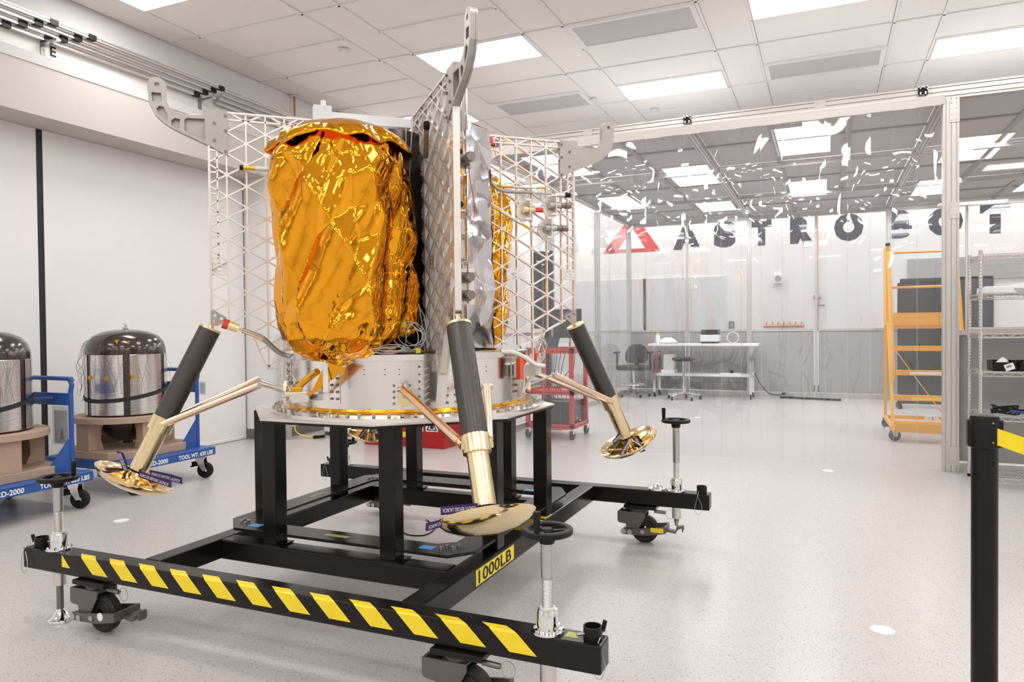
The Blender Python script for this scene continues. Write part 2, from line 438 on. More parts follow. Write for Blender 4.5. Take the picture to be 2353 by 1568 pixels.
# stored rails on the upper left wall
def slotrail(mb, y0, y1, x, z, s=.034):
    pr = [(-s/2,-s/2),(s/2,-s/2),(s/2,-.006),(s/2-.008,-.006),(s/2-.008,.006),(s/2,.006),(s/2,s/2),(.006,s/2),(.006,s/2-.008),(-.006,s/2-.008),(-.006,s/2),(-s/2,s/2)]
    return mb.prism(pr, y0, y1, lambda u, v, w_: (x+u, w_, z+v))
for k in range(4):
    x, z = -5.835+.040*k, 3.60+.036*k
    t = thing('stored_rail', ['lowest', 'second lowest', 'second highest', 'highest'][k]+' grey slotted rail of the stack on the left wall', 'rail', (x, 4.2, z), group='slotted rails stored on wall brackets')
    slotrail(MB(), -.5, 5.72-.07*(3-k), x, z).build('rail_body', MAT['alu_profile'], t)
    for yc in (3.62+.10*k, 3.95+.10*k, 5.68-.07*(3-k)):
        MB().bx(x-.021, x+.021, yc-.035, yc+.035, z-.021, z+.021).build('end_clamp', MAT['black_plastic'], t)
    t2 = thing('stored_rail', ['lowest', 'second lowest', 'second highest', 'highest'][k]+' far slotted rail reaching behind the gold tank', 'rail', (x, 7, z), group='slotted rails stored on wall brackets')
    slotrail(MB(), 5.74, 8.6, x-.01, z-.004).build('rail_body', MAT['alu_profile'], t2)
for y, lab in ((3.94, 'slotted steel wall bracket beside the letter on the left wall'), (5.56, 'slotted steel wall bracket above the left lifting lug'), (7.6, 'slotted steel wall bracket hidden behind the gold tank')):
    t = thing('wall_bracket', lab, 'bracket', (XW, y, 3.36), group='wall brackets under the stored rails')
    MB().prism(rrect(-.02, .02, 3.36, 3.62, .004), 0, .006, lambda u, v, w_: (XW+w_, y+u, v), holes=[circle(0, zz, .009, 8) for zz in (3.40, 3.46, 3.52, 3.58)]).build('upright', MAT['dark_steel'], t)
    MB().bx(XW+.006, XW+.2, y-.018, y+.018, 3.565, 3.58).build('shelf_arm', MAT['steel'], t)
t = MB(); t.text('E', .085, lambda u, v: (XW+.002, 4.0+u, 3.495+v), .03)
prop(t.build('wall_letter', MAT['print_black']), 'small black capital letter on the upper left wall', 'letter')
t = thing('paper_sign', 'white paper sign with a black letter beside the far trolley handle', 'sign', (NX, 5.0, .55))
MB().bx(NX+.001, NX+.004, 4.90, 5.10, .47, .76).build('sheet', MAT['print_white'], t)
mb = MB(); mb.text('F', .1, lambda u, v: (NX+.006, 4.96+u, .56+v), .03); mb.build('letter', MAT['print_black'], t)
# copper pipe drop, wall corner posts
t = thing('copper_pipe', 'thin copper sprinkler pipe dropping from the ceiling by the left wall', 'pipe', (-5.83, 6.95, ZC))
MB().cyl((-5.83, 6.95, 3.74), (-5.83, 6.95, ZC-.01), .012, n=10).build('pipe', MAT['pipe_copper'], t, smooth=40)
MB().cyl((-5.83, 6.95, ZC-.012), (-5.83, 6.95, ZC), .05, n=16).build('escutcheon', MAT['white_plastic'], t, smooth=40)
for x, y, r_, lab in ((-5.79, 7.72, .04, 'thick grey vertical conduit at the far end of the left wall'), (-5.70, 7.95, .022, 'thin grey vertical conduit beside the thicker one behind the gold tank')):
    t = thing('conduit', lab, 'conduit', (x, y, 3.35))
    MB().cyl((x, y, 3.75), (x, y, ZC), r_, n=12).build('conduit_pipe', MAT['dark_steel'], t, smooth=40)
    MB().cyl((x, y, 3.75), (x, y, 3.79), r_*1.3, n=12).build('coupling', MAT['dark_steel'], t, smooth=40)
# floor sprinkler-like discs (floor box lids)
for x, y, lab in ((-4.118, 3.204, 'pale round floor disc near the left foot pad'), (.203, 3.157, 'pale round floor disc in the open floor at lower right'), (.02, 6.48, 'pale round floor disc by the foot of the strip curtain'), (-1.55, 9.7, 'pale round floor disc inside the clean tent')):
    t = thing('floor_disc', lab, 'floor marker', (x, y, 0), group='pale round discs on the floor')
    MB().cyl((x, y, 0), (x, y, .002), .045, n=28).build('disc', MAT['print_white'], t)
    MB().lathe([(.037, .0021), (.037, .0028), (.04, .0028), (.04, .0021)], 28, c=(x, y, 0)).build('rim', MAT['white_plastic'], t)

# back wall things
def sign_fr(x, z): return lambda u, v: (x+u, YB-.004, z+v)
t = thing('wall_lettering', 'row of big dark capital letters high on the far white wall', 'lettering', (0, YB, 2.7))
for ch, x0, x1 in (('A', -2.72, -2.196), ('S', -1.95, -1.54), ('T', -1.26, -.91), ('R', -.59, -.19), ('O', .145, .62), ('B', 1.035, 1.38), ('O', 1.61, 2.129), ('T', 2.37, 2.80)):
    mb = MB(); mb.text(ch, .49, sign_fr(x0, 2.70), .085, width=x1-x0); mb.build('letter', MAT['sign_dark'], t)
tri = [(-4.142, 2.70), (-2.966, 2.70), (-3.38, 3.30), (-3.70, 3.30)]
hole = [(-3.72, 2.765), (-3.29, 2.765), (-3.505, 3.19)]
hole = [(-3.80, 2.765), (-3.25, 2.765), (-3.30, 2.85), (-3.52, 3.20), (-3.73, 2.90)]
mb = MB().prism([(-4.142, 2.70), (-2.966, 2.70), (-3.40, 3.34), (-3.62, 3.34)], 0, .006, lambda u, v, w_: (u, YB-.001-w_, v), holes=[[(-3.83, 2.765), (-3.27, 2.765), (-3.51, 3.17)]])
prop(mb.build('triangle_emblem', MAT['sign_red']), 'red open triangle emblem on the far wall left of the letters', 'emblem')
def wallpanel(name, lab, cat, x0, x1, z0, z1, mat, seam=None):
    t = thing(name, lab, cat, ((x0+x1)/2, YB, z0))
    MB().bx(x0, x1, YB-.032, YB-.002, z0, z1).build('door_leaf', mat, t, bevel=.004)
    if seam: MB().bx(seam-.025, seam+.025, YB-.045, YB-.03, z0, z1).build('seam_post', MAT['print_black'], t)
    return t
wallpanel('roller_door', 'wide pale grey roller door on the far wall under the triangle', 'door', -4.75, -1.73, 0, 2.16, MAT['door_grey'], -3.28)
wallpanel('dark_door', 'navy framed door on the far wall behind the wire shelf', 'door', 2.05, 2.56, 0, 2.0, MAT['door_navy'])
wallpanel('wall_hatch', 'grey horizontal panel on the far wall above the navy door', 'panel', 1.30, 3.6, 1.95, 2.33, MAT['panel_grey'])
t = thing('wall_speaker', 'small square speaker on the far wall inside the tent view', 'speaker', (-.80, YB, 2.0))
MB().bx(-.88, -.72, YB-.05, YB, 1.98, 2.16).build('speaker_box', MAT['white_plastic'], t, bevel=.01)
MB().cyl((-.80, YB-.056, 2.07), (-.80, YB-.05, 2.07), .055, n=20).build('grille', MAT['panel_grey'], t)
t = thing('gas_pipe', 'thin orange vertical pipe with a valve on the far wall', 'pipe', (-.13, YB, 1.1))
MB().cyl((-.13, YB-.03, 1.1), (-.13, YB-.03, 3.6), .012, n=8).build('pipe', MAT['pipe_copper'], t, smooth=40)
MB().bx(-.20, -.06, YB-.05, YB, 1.70, 1.75).build('clamp', MAT['steel'], t)
MB().bx(-.13, 0, YB-.07, YB-.05, 1.55, 1.575).build('valve_handle', MAT['dark_steel'], t)
t = thing('pipe_manifold', 'orange copper manifold on the far wall above the grey panels', 'manifold', (-.75, YB, 1.15))
MB().cyl((-1.05, YB-.05, 1.2), (-.35, YB-.05, 1.2), .03, n=10).build('header_pipe', MAT['pipe_copper'], t, smooth=40)
for i in range(7): MB().cyl((-1.0+.1*i, YB-.05, 1.2), (-1.0+.1*i, YB-.05, 1.27), .012, n=8).build('outlet', MAT['pipe_copper'], t)
t = thing('wall_switch', 'small grey switch box on the far wall right of the roller door', 'switch', (-1.63, YB, 1.2))
MB().bx(-1.68, -1.58, YB-.03, YB, 1.17, 1.30).build('switch_box', MAT['dark_steel'], t, bevel=.005)
MB().bx(-1.65, -1.61, YB-.036, YB-.03, 1.2, 1.26).build('toggle', MAT['panel_grey'], t)

# ================================================================ CLEAN TENT
TY0, TY1, TZ = 6.757, 13.0, 3.13
TX = [-3.3, -1.2, .93, 3.05]
def tslot(nx, ny, c=.038, sl=.008, dp=.011):
    """outline of a slotted aluminium profile with nx x ny cells, centred"""
    W_, H_ = nx*c, ny*c; P = []
    for i in range(nx): xm = -W_/2+c*(i+.5); P += [(xm-sl/2, -H_/2), (xm-sl/2, -H_/2+dp), (xm+sl/2, -H_/2+dp), (xm+sl/2, -H_/2)]
    P2 = [(-W_/2, -H_/2)]+P+[(W_/2, -H_/2)]; P = P2
    for i in range(ny): ym = -H_/2+c*(i+.5); P += [(W_/2, ym-sl/2), (W_/2-dp, ym-sl/2), (W_/2-dp, ym+sl/2), (W_/2, ym+sl/2)]
    P += [(W_/2, H_/2)]
    for i in reversed(range(nx)): xm = -W_/2+c*(i+.5); P += [(xm+sl/2, H_/2), (xm+sl/2, H_/2-dp), (xm-sl/2, H_/2-dp), (xm-sl/2, H_/2)]
    P += [(-W_/2, H_/2)]
    for i in reversed(range(ny)): ym = -H_/2+c*(i+.5); P += [(-W_/2, ym+sl/2), (-W_/2+dp, ym+sl/2), (-W_/2+dp, ym-sl/2), (-W_/2, ym-sl/2)]
    return P
tent = thing('clean_tent', 'large aluminium framed clean room tent with clear walls filling the right background', 'clean tent', (0, TY0, 0))
AP = MAT['alu_profile']
def post(x, y, nx, ny, z0=0, z1=TZ-.114, nm='post'):
    MB().prism(tslot(nx, ny), z0, z1, lambda u, v, w_: (x+u, y+v, w_)).build(nm, AP, tent)
def beam_x(x0, x1, y, z, nz=3, ny=2): MB().prism(tslot(ny, nz), x0, x1, lambda u, v, w_: (w_, y+u, z+v)).build('beam', AP, tent)
def beam_y(x, y0, y1, z, nx=2, nz=2): MB().prism(tslot(nx, nz), y0, y1, lambda u, v, w_: (x+u, w_, z+v)).build('roof_beam', AP, tent)
# front wall
beam_x(TX[0]-.06, 5.2, TY0+.038, TZ-.057)
post(TX[2], TY0+.038, 3, 2); post(TX[0], TY0+.038, 2, 2); post(3.05, TY0+.038, 2, 2)
for xj in (-2.11, -.04, 2.0):
    pl = MB().prism(rrect(xj-.045, xj+.045, TZ-.114, TZ-.004, .004), 0, .006, lambda u, v, w_: (u, TY0-.006+w_, v))
    for sx in (-.022, .022):
        for sz in (-.02, -.057, -.094): pl.cyl((xj+sx, TY0-.006, TZ+sz), (xj+sx, TY0-.011, TZ+sz), .007, n=8)
    pl.build('joint_plate', AP, tent)
for z0, z1 in ((2.82, 3.0), (2.05, 2.18), (.06, .21)):
    pl = MB().bx(TX[2]-.012, TX[2]+.058, TY0-.007, TY0, z0, z1)
    n = 4 if z1-z0 > .15 else 2
    for i in range(n):
        for sx in (.005, .04): pl.cyl((TX[2]+sx, TY0-.007, z0+(i+.5)*(z1-z0)/n), (TX[2]+sx, TY0-.013, z0+(i+.5)*(z1-z0)/n), .007, n=8)
    pl.build('joint_plate', AP, tent)
# roof beam ends: open slotted profile faces showing on the front beam
for xj in (-3.1, -1.156, .73):
    pl = MB().prism(tslot(2, 2, .036, .012, .012), 0, .03, lambda u, v, w_: (xj+u, TY0-.03+w_, TZ-.03+v), holes=[circle(-.018, -.018, .007, 6), circle(.018, -.018, .007, 6), circle(-.018, .018, .007, 6), circle(.018, .018, .007, 6)])
    pl.build('beam_end', AP, tent)
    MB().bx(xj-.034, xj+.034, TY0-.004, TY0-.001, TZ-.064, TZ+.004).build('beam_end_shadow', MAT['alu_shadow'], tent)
# roof
for x in TX: beam_y(x, TY0+.076, TY1, TZ-.04)
for y in (9.0, 11.05): beam_x(TX[0], 3.05, y, TZ-.045, 2, 2)
beam_x(TX[0], 5.2, TY1, TZ-.057)
for i in range(3):
    x0, x1 = TX[i]+.04, TX[i+1]-.04
    yb = [TY0+.08, 8.96, 11.01, 12.96]
    for j in range(3):
        ys = [yb[j]+.03+(yb[j+1]-yb[j]-.06)*k/2 for k in range(3)]
        xs = [x0+(x1-x0)*k/3 for k in range(4)]
        for a in range(3):
            for b_ in range(2):
                MB().bx(xs[a]+.012, xs[a+1]-.012, ys[b_]+.012, ys[b_+1]-.012, TZ-.02, TZ-.008).build('roof_panel', MAT['tent_panel'], tent)
        for k in (1, 2): MB().bx(xs[k]-.028, xs[k]+.028, yb[j], yb[j+1], TZ-.036, TZ-.018).build('roof_tee', MAT['panel_grey'], tent)
        MB().bx(x0, x1, ys[1]-.028, ys[1]+.028, TZ-.035, TZ-.019).build('roof_tee', MAT['panel_grey'], tent)
# back and side walls
for x in TX: post(x, TY1, 2, 2)
for x in (-2.25, -.14, 2.0): post(x, TY1, 1, 2)
for y in (8.9, 11.0): post(TX[0], y, 2, 2)
for y in (8.9, 11.0): post(3.05, y, 2, 2)
def lowwall(x0, x1, y, g=MAT['panel_grey']):
    MB().bx(x0, x1, y-.004, y+.004, .09, 1.11).build('lower_panel', g, tent)
    MB().bx(x0, x1, y-.019, y+.019, 1.11, 1.15).build('sill_rail', AP, tent)
    MB().bx(x0, x1, y-.019, y+.019, .0, .076).build('base_rail', AP, tent)
    MB().bx(x0, x1, y-.002, y+.002, 1.16, TZ-.115).build('clear_panel', MAT['clear_panel'], tent)
xs = [-3.3, -2.25, -1.2, -.14, .93, 2.0, 3.05]
for a, b_ in zip(xs, xs[1:]): lowwall(a+.04, b_-.04, TY1)
lowwall(TX[2]+.058, 3.01, TY0+.05)
for y0, y1 in ((TY0+.08, 8.86), (8.94, 10.96), (11.04, 12.96)):
    for x in (TX[0], 3.05):
        MB().bx(x-.004, x+.004, y0, y1, .09, 1.11).build('lower_panel', MAT['clear_panel'] if x < 0 else MAT['panel_grey'], tent)
        MB().bx(x-.019, x+.019, y0, y1, 1.11, 1.15).build('sill_rail', AP, tent)
        MB().bx(x-.019, x+.019, y0, y1, 0, .076).build('base_rail', AP, tent)
        MB().bx(x-.002, x+.002, y0, y1, 1.16, TZ-.115).build('clear_panel', MAT['clear_panel'], tent)
# tent lights
tl = lamp_proto('tent_glow', .54, 1.2)
for k, (x, y, lab) in enumerate(((-.48, 7.40, 'large tent roof light nearest the curtain, beside the middle of the header'), (-1.80, 8.66, 'tent roof light left of the double roof beam, second row'), (-3.07, 10.2, 'tent roof light above the drafting chair'), (-.51, 10.2, 'tent roof light deeper in the middle bay, third row'),
        (-1.84, 11.0, 'smallest looking tent roof light over the back table'), (1.20, 8.57, 'tent roof light right of the front post'), (1.14, 10.9, 'far tent roof light beside the front post'), (-3.10, 7.40, 'tent roof light half hidden behind the right lug'), (2.45, 8.6, 'tent roof light beyond the right edge'), (2.45, 11.2, 'far tent roof light beyond the right edge'))):
    o = tl if k == 0 else copy_tree(tl)
    o.location = (x, y, TZ-.036); prop(o, lab, 'ceiling light', 'lights in the clean tent roof')

# strip curtain
cur = thing('strip_curtain', 'clear hanging vinyl strip curtain across the front of the tent', 'strip curtain', (-1.2, TY0, 0))
MB().bx(TX[0]+.02, TX[2]-.05, TY0-.045, TY0-.012, 2.965, 3.04).build('header_rail', MAT['header_white'], cur, bevel=.004)
for i in range(24):
    MB().bx(TX[0]+.03+i*.172, TX[0]+.03+i*.172+.17, TY0-.05, TY0-.046, 2.955+.004*(i % 2), 2.985).build('clip', MAT['header_white'], cur)
NX_, NZ_ = 7, 90
for i in range(24):
    x0 = TX[0]+.025+i*.172; v = []; f_ = []
    yo = TY0-.03+(.005 if i % 2 else -.003)
    for k in range(NZ_+1):
        z = .02+(2.955-.02)*k/NZ_
        for j in range(NX_+1):
            u = j/NX_; x = x0+.184*u
            a_ = min(1, (2.97-z)*2.2)*min(1, .35+z*.55)
            y = yo+a_*(.018*noise.noise(Vector((x*2.4, z*2.2, 3.1+i*.6)))+.0032*noise.noise(Vector((x*8, z*5.0, 9+i*2.3)))+.0003*noise.noise(Vector((x*22, z*15, i)))) + .006*(u-.5)**2*4*(1 if i % 2 else -1)*a_
            v.append((x+.004*noise.noise(Vector((0, z*1.2, i*3.3)))*a_, y, z))
    for k in range(NZ_):
        for j in range(NX_):
            b_ = k*(NX_+1)+j; f_.append((b_, b_+1, b_+NX_+2, b_+NX_+1))
    MB().add(v, f_).build('vinyl_strip', MAT['clear_vinyl'], cur, smooth=60)

# ================================================================ DOLLY
BL = MAT['frame_black']
dolly = thing('lander_dolly', 'black steel wheeled dolly with hazard striped front beam carrying the lander', 'dolly', (-1.85, 2.98, 0))
ZB0, ZB1, BW = .215, .30, .085
def beam(x0, x1, y0, y1, z0=ZB0, z1=ZB1):
    return MB().bx(x0, x1, y0, y1, z0, z1).build('frame_beam', BL, dolly, bevel=.006)
beam(-3.10, -.583, 1.948, 2.033); beam(-3.125, -.57, 3.93, 4.015)
beam(-2.487, -2.402, 2.033, 3.93); beam(-1.295, -1.21, 2.033, 3.93)
beam(-2.402, -1.295, 2.345, 2.43); beam(-2.402, -1.295, 3.47, 3.555)
# hazard stripes wrap over the top edge of the front beam
x = -2.905
for i in range(14):
    w_ = .088; xa = -2.90+.1645*i
    if xa > -.80: break
    s1 = -.0 if i else .055
    st = MB(); y = 1.9472; o_ = .001
    top = .032
    last = xa+.1645 > -.80
    wt = w_
    if i == 0:
        st.add([(xa+.045, y, .296), (xa+.048, y, .296), (xa+.095, y, .247), (xa+.045, y, .247)], [(0, 1, 2, 3)])
    else:
        st.add([(xa, y-0, .296), (xa+w_, y, .296), (xa+w_+.062, y, .238), (xa+.062, y, .238)], [(0, 1, 2, 3)])
        st.add([(xa, y, .296), (xa+w_, y, .296), (xa+w_-.012, y+.005, ZB1+.0008), (xa-.008, y+.005, ZB1+.0008)], [(0, 1, 2, 3)])
        st.add([(xa-.008, y+.005, ZB1+.0008), (xa+w_-.012, y+.005, ZB1+.0008), (xa+w_-.05, y+top, ZB1+.0008), (xa-.045, y+top, ZB1+.0008)], [(0, 1, 2, 3)])
    st.build('hazard_stripe', MAT['yellow_tape'], dolly)
# stand: lower bolted plate, eight legs, top plate
CX, CY = -1.85, 2.955
lo = [(CX+a, CY+b_) for a, b_ in ((-.50,-.59),(.55,-.59),(.625,-.50),(.63,.53),(.56,.66),(-.53,.66),(-.62,.55),(-.62,-.47))]
li = [(CX+a, CY+b_) for a, b_ in ((-.44,-.47),(.44,-.47),(.50,-.42),(.50,.46),(.44,.52),(-.44,.52),(-.50,.46),(-.50,-.42))]
MB().prism(lo, .34, .352, holes=[list(reversed(li))]).build('lower_plate', BL, dolly, bevel=.002)
for sx in (-1, 1):
    for sy in (-1, 1):
        for (px_, py_) in ((.29, .565), (.597, .283)):
            MB().bx(CX+sx*px_-.035, CX+sx*px_+.035, CY+sy*py_-.035, CY+sy*py_+.035, ZB1, .826).build('stand_leg', BL, dolly, bevel=.004)
        bm_ = MB()
        for a, b_ in ((.50, .50), (.53, .51), (.49, .53), (.54, .48)): bm_.cyl((CX+sx*a, CY+sy*b_, .352), (CX+sx*a, CY+sy*b_, .362), .008, n=6)
        bm_.build('corner_bolts', MAT['steel'], dolly)
        MB().bx(CX+sx*.43-.03, CX+sx*.43+.03, CY+sy*.53-.02, CY+sy*.53+.02, .352, .3535).build('blue_tape', MAT['blue_tape'], dolly)
        MB().bx(CX+sx*.29-.06, CX+sx*.29+.06, CY+sy*.565-.045, CY+sy*.565+.045, ZB1, ZB1+.006).build('leg_foot', BL, dolly)
for a, b_, dx, dy in ((0, -.53, .06, .012), (-.56, .05, .012, .06), (.1, .59, .05, .012)):
    MB().bx(CX+a-dx, CX+a+dx, CY+b_-dy, CY+b_+dy, .352, .3526).build('green_label', MAT['label_green'], dolly)
def octo(ap): k = .41; return [(CX+a*ap, CY+b_*ap) for a, b_ in ((-k,-1),(k,-1),(1,-k),(1,k),(k,1),(-k,1),(-1,k),(-1,-k))]
MB().prism(octo(.66), .822, .832, holes=[list(reversed(octo(.42)))]).build('top_plate_underside', BL, dolly)
MB().prism(octo(.665), .832, .84, holes=[list(reversed(octo(.42)))]).build('top_plate', MAT['alu'], dolly, bevel=.001)
# load rating sticker and decal on the right rail
rm = MB(); rm.bx(-1.2095, -1.2085, 2.42, 2.78, .228, .288); rm.k = 1
rm.text('1000LB', .05, lambda u, v: (-1.2075, 2.44+u, .233+v), .02, width=.31); rm.build('load_rating_decal', [MAT['yellow_tape'], MAT['print_black']], dolly)
rm = MB(); rm.bx(-1.29, -1.215, 2.95, 3.14, ZB1, ZB1+.0015).bx(-1.29, -1.215, 3.17, 3.26, ZB1, ZB1+.0015); rm.build('yellow_decal', MAT['yellow_tape'], dolly)

def caster(x, y, flip=1):
    c = empty('caster', (x-dolly.location.x, y-dolly.location.y, 0), 0, dolly, local=True)
    CG = MAT['caster_grey']
    MB().bx(-.105, .075, -.065, .065, .196, .2145).build('mount_plate', BL, c, bevel=.003)
    MB().lathe([(0, .196), (.05, .196), (.056, .19), (.048, .178), (.04, .17)], 20, c=(-.03, 0, 0)).build('swivel', CG, c, smooth=40)
    out = [(-.145,.172),(-.145,.118),(-.135,.108),(-.098,.104),(-.094,.06),(-.088,.053),(-.042,.053),(.012,.15),(.012,.175)]
    h = MB()
    for y0 in (-.046, .038): h.prism(out, y0, y0+.008, lambda u, v, w_: (u, w_, v))
    h.bx(-.145, -.137, -.04, .04, .11, .172); h.bx(-.02, .012, -.04, .04, .167, .175)
    h.build('housing', CG, c, bevel=.002)
    MB().cyl((-.105, 0, .16), (-.105, 0, .182), .018, n=6).cyl((-.105, 0, .182), (-.105, 0, .194), .011, .006, n=10).build('spring_nut', MAT['chrome'], c)
    wv = MB().lathe([(.02,-.024),(.046,-.024),(.05,-.02),(.06,-.024),(.07,-.022),(.076,-.015),(.076,.015),(.07,.022),(.06,.024),(.05,.02),(.046,.024),(.02,.024)], 36)
    wv.v = [Vector((p.x, p.z, p.y+.076)) for p in wv.v]
    wv.build('wheel', MAT['rubber_brown'], c, smooth=30)
    a = MB()
    for y0 in (-.06, .052): a.prism([(-.125,.062),(-.115,.048),(.02,.052),(.125,.072),(.125,.108),(0,.09),(-.06,.083),(-.115,.08)], y0, y0+.008, lambda u, v, w_: (u, w_, v))
    a.bx(.118, .126, -.052, .052, .072, .108)
    a.build('lever_arm', CG, c, bevel=.0015)
    b_ = MB()
    for u, v, r_ in ((-.107, .066, .015), (-.072, .064, .013), (.0, .073, .011)): b_.cyl((u, -.066, v), (u, .066, v), r_, n=12)
    b_.build('axle_bolts', MAT['steel'], c, smooth=30)
    MB().prism([(.126,.085),(.16,.083),(.172,.078),(.178,.105),(.212,.112),(.214,.09),(.208,.075),(.207,.1),(.186,.092),(.172,.068),(.126,.073)], -.018, .018, lambda u, v, w_: (u, w_, v)).build('pedal', CG, c)
    lr = MB().bx(.045, .115, -.0615, -.0605, .075, .1) if flip else MB().cyl((.05, -.0605, .085), (.05, -.062, .085), .016, n=16)
    lr.build('caster_label', MAT['yellow_tape' if flip else 'print_white'], c)
    MB().cyl((.06, -.03, .185), (.12, -.03, .182), .009, n=10).build('lock_pin', MAT['dark_steel'], c, smooth=40)
    MB().tube([(.145+.023*math.cos(t), -.03, .176+.026*math.sin(t)) for t in [2*PI*i/16 for i in range(16)]], .0013, 5, closed=True).build('pin_ring', MAT['steel'], c)
for x, y, fl in ((-2.66, 1.99, 0), (-1.02, 1.99, 1), (-.927, 3.972, 1), (-2.62, 3.972, 0)): caster(x, y, fl)
def jack(x, y, zw, zfoot, ang=0.):
    j = empty('leveling_jack', (x-dolly.location.x, y-dolly.location.y, 0), 0, dolly, local=True)
    f_ = MB().lathe([(.03,.301),(.05,.301),(.05,.307),(.033,.309),(.031,.36),(.028,.368),(0,.368)], 28)
    for i in range(6): f_.cyl((.041*math.cos(i*PI/3), .041*math.sin(i*PI/3), .307), (.041*math.cos(i*PI/3), .041*math.sin(i*PI/3), .314), .005, n=6)
    f_.build('flange_collar', MAT['chrome'], j, smooth=35)
    MB().cyl((0, 0, .368), (0, 0, .374), .024, n=20).build('wiper_ring', MAT['wire_white'], j)
    MB().cyl((0, 0, .46), (0, 0, zw-.03), .0185, n=20).build('sleeve', MAT['steel'], j, smooth=40)
    pr = []; z = .374
    while z < .46: pr += [(.0168, z), (.0155, z+.002)]; z += .004
    MB().lathe(pr, 18).build('screw_thread', MAT['steel'], j)
    hw = MB().lathe([(.058, zw-.008), (.075, zw-.008), (.078, zw-.004), (.078, zw+.006), (.074, zw+.01), (.06, zw+.01), (.056, zw+.006), (.056, zw-.004), (.058, zw-.008)], 36)
    for k in range(3): t = ang+k*2*PI/3; hw.bar((.012*math.cos(t), .012*math.sin(t), zw-.002), (.06*math.cos(t), .06*math.sin(t), zw), .012, .009)
    hw.lathe([(0, zw+.008), (.016, zw+.008), (.026, zw-.012), (.024, zw-.03), (.022, zw-.036), (0, zw-.036)], 20)
    hw.build('handwheel', MAT['black_plastic'], j, smooth=35)
    hx, hy = .066*math.cos(ang), .066*math.sin(ang)
    MB().lathe([(.006, zw+.008), (.0085, zw+.012), (.0105, zw+.05), (.0115, zw+.066), (.009, zw+.072), (0, zw+.073)], 14, c=(hx, hy, 0)).build('crank_handle', MAT['black_plastic'], j, smooth=35)
    MB().cyl((0, 0, .152), (0, 0, .2145), .025, n=20).build('lower_sleeve', MAT['alu'], j, smooth=40)
    MB().cyl((0, 0, zfoot+.03), (0, 0, .152), .0135, n=14).build('lower_screw', MAT['dark_steel'], j, smooth=40)
    if zfoot < .1: MB().lathe([(0, zfoot+.055), (.014, zfoot+.05), (.03, zfoot+.022), (.048, zfoot+.012), (.05, zfoot+.006), (.05, zfoot), (0, zfoot)], 28).build('foot', MAT['chrome'], j, smooth=35)
    else: MB().lathe([(0, zfoot), (.008, zfoot+.004), (.0135, zfoot+.035)], 12).build('foot', MAT['steel'], j, smooth=35)
jack(-2.932, 1.99, .595, 0.0, R(25)); jack(-.758, 1.99, .60, .11, R(-95)); jack(-.752, 3.972, .685, .105, R(200)); jack(-2.95, 3.972, .45, .11)
for x, y, an in ((-3.045, 1.992, 200), (-.62, 1.992, 40), (-.615, 3.972, 250), (-3.05, 3.972, 200)):
    c_ = MB().lathe([(.027, ZB1), (.027, .338), (.0235, .338), (.0235, ZB1+.003), (0, ZB1+.003)], 22, c=(x, y, 0)).build('socket_cup', MAT['black_plastic'], dolly, smooth=35)
    a = R(an); d = Vector((math.cos(a), math.sin(a), 0)); p0 = Vector((x, y, .318))
    MB().cyl(p0-d*.05, p0+d*.03, .005, n=8).build('quick_pin', MAT['steel'], dolly, smooth=40)
    MB().bar(p0+d*.032, p0+d*.04+Vector((0, 0, .03)), .012, .008).build('pin_handle', MAT['black_plastic'], dolly)
    q = p0+d*.03+Vector((.0, -.045, -.02))
    MB().tube(bez([p0+d*.035, q, q+Vector((-.015, -.004, -.07)), q+Vector((.005, -.004, -.1)), q+Vector((.022, -.002, -.06)), q+Vector((.004, .002, -.01))]), .0012, 5).build('lanyard', MAT['steel'], dolly)
MB().lathe([(0, .335), (.012, .333), (.018, .325), (.048, .311), (.05, .303), (.05, .3005)], 28, c=(-.862, 3.972, 0)).build('spare_foot_cone', MAT['chrome'], dolly, smooth=35)
MB().bx(-.70, -.66, 1.975, 2.01, ZB1, ZB1+.001).build('green_label', MAT['label_green'], dolly)

# ================================================================ LANDER (local frame: panels along +-x and +-y)
LC = Vector((-1.825, 2.965, 0)); LROT = R(43.5)
lander = thing('lunar_lander', 'unfinished lunar lander with gold foil tank, lattice panels and four legs', 'spacecraft', LC, LROT, local=True)
AB, RIB, LUG = MAT['alu_bright'], MAT['alu_rib'], MAT['alu_lug']
def LB(mb, name, mat, parent=lander, **k): return mb.build(name, mat, parent, **k)
# thrust ring
LB(MB().lathe([(.55, .868), (.55, 1.072), (.565, 1.076), (.567, 1.10), (.555, 1.102), (.42, 1.102), (.42, 1.09), (.538, 1.088), (.538, .868)], 96), 'thrust_ring', AB, smooth=30)
LB(MB().lathe([(.42, .84), (.64, .84), (.64, .852), (.60, .858), (.575, .862), (.42, .862)], 96), 'base_flange', MAT['alu_bright'], smooth=30)
LB(MB().lathe([(.5505, .878), (.553, .878), (.556, .868), (.577, .8635), (.577, .8625), (.5505, .8625)], 96), 'tape_band', MAT['kapton'], smooth=30)
bl = MB()
for i in range(72):
    t = 2*PI*i/72+random.uniform(-.012, .012); rr = .607+random.choice((-.009, .009))
    bl.cyl((rr*math.cos(t), rr*math.sin(t), .857), (rr*math.cos(t), rr*math.sin(t), .868), .008, n=6)
LB(bl, 'flange_bolts', MAT['steel'])
for i in range(24):
    t = 2*PI*i/24; c_, s_ = math.cos(t), math.sin(t)
    gs = MB(); gs.add([(.577*c_, .577*s_, .862), (.632*c_, .632*s_, .853), (.577*c_, .577*s_, .885)], [(0, 1, 2)]); gs.add([(.577*c_+.003*s_, .577*s_-.003*c_, .862), (.632*c_+.003*s_, .632*s_-.003*c_, .853), (.577*c_+.003*s_, .577*s_-.003*c_, .885)], [(0, 1, 2)])
    LB(gs, 'flange_gusset', AB)
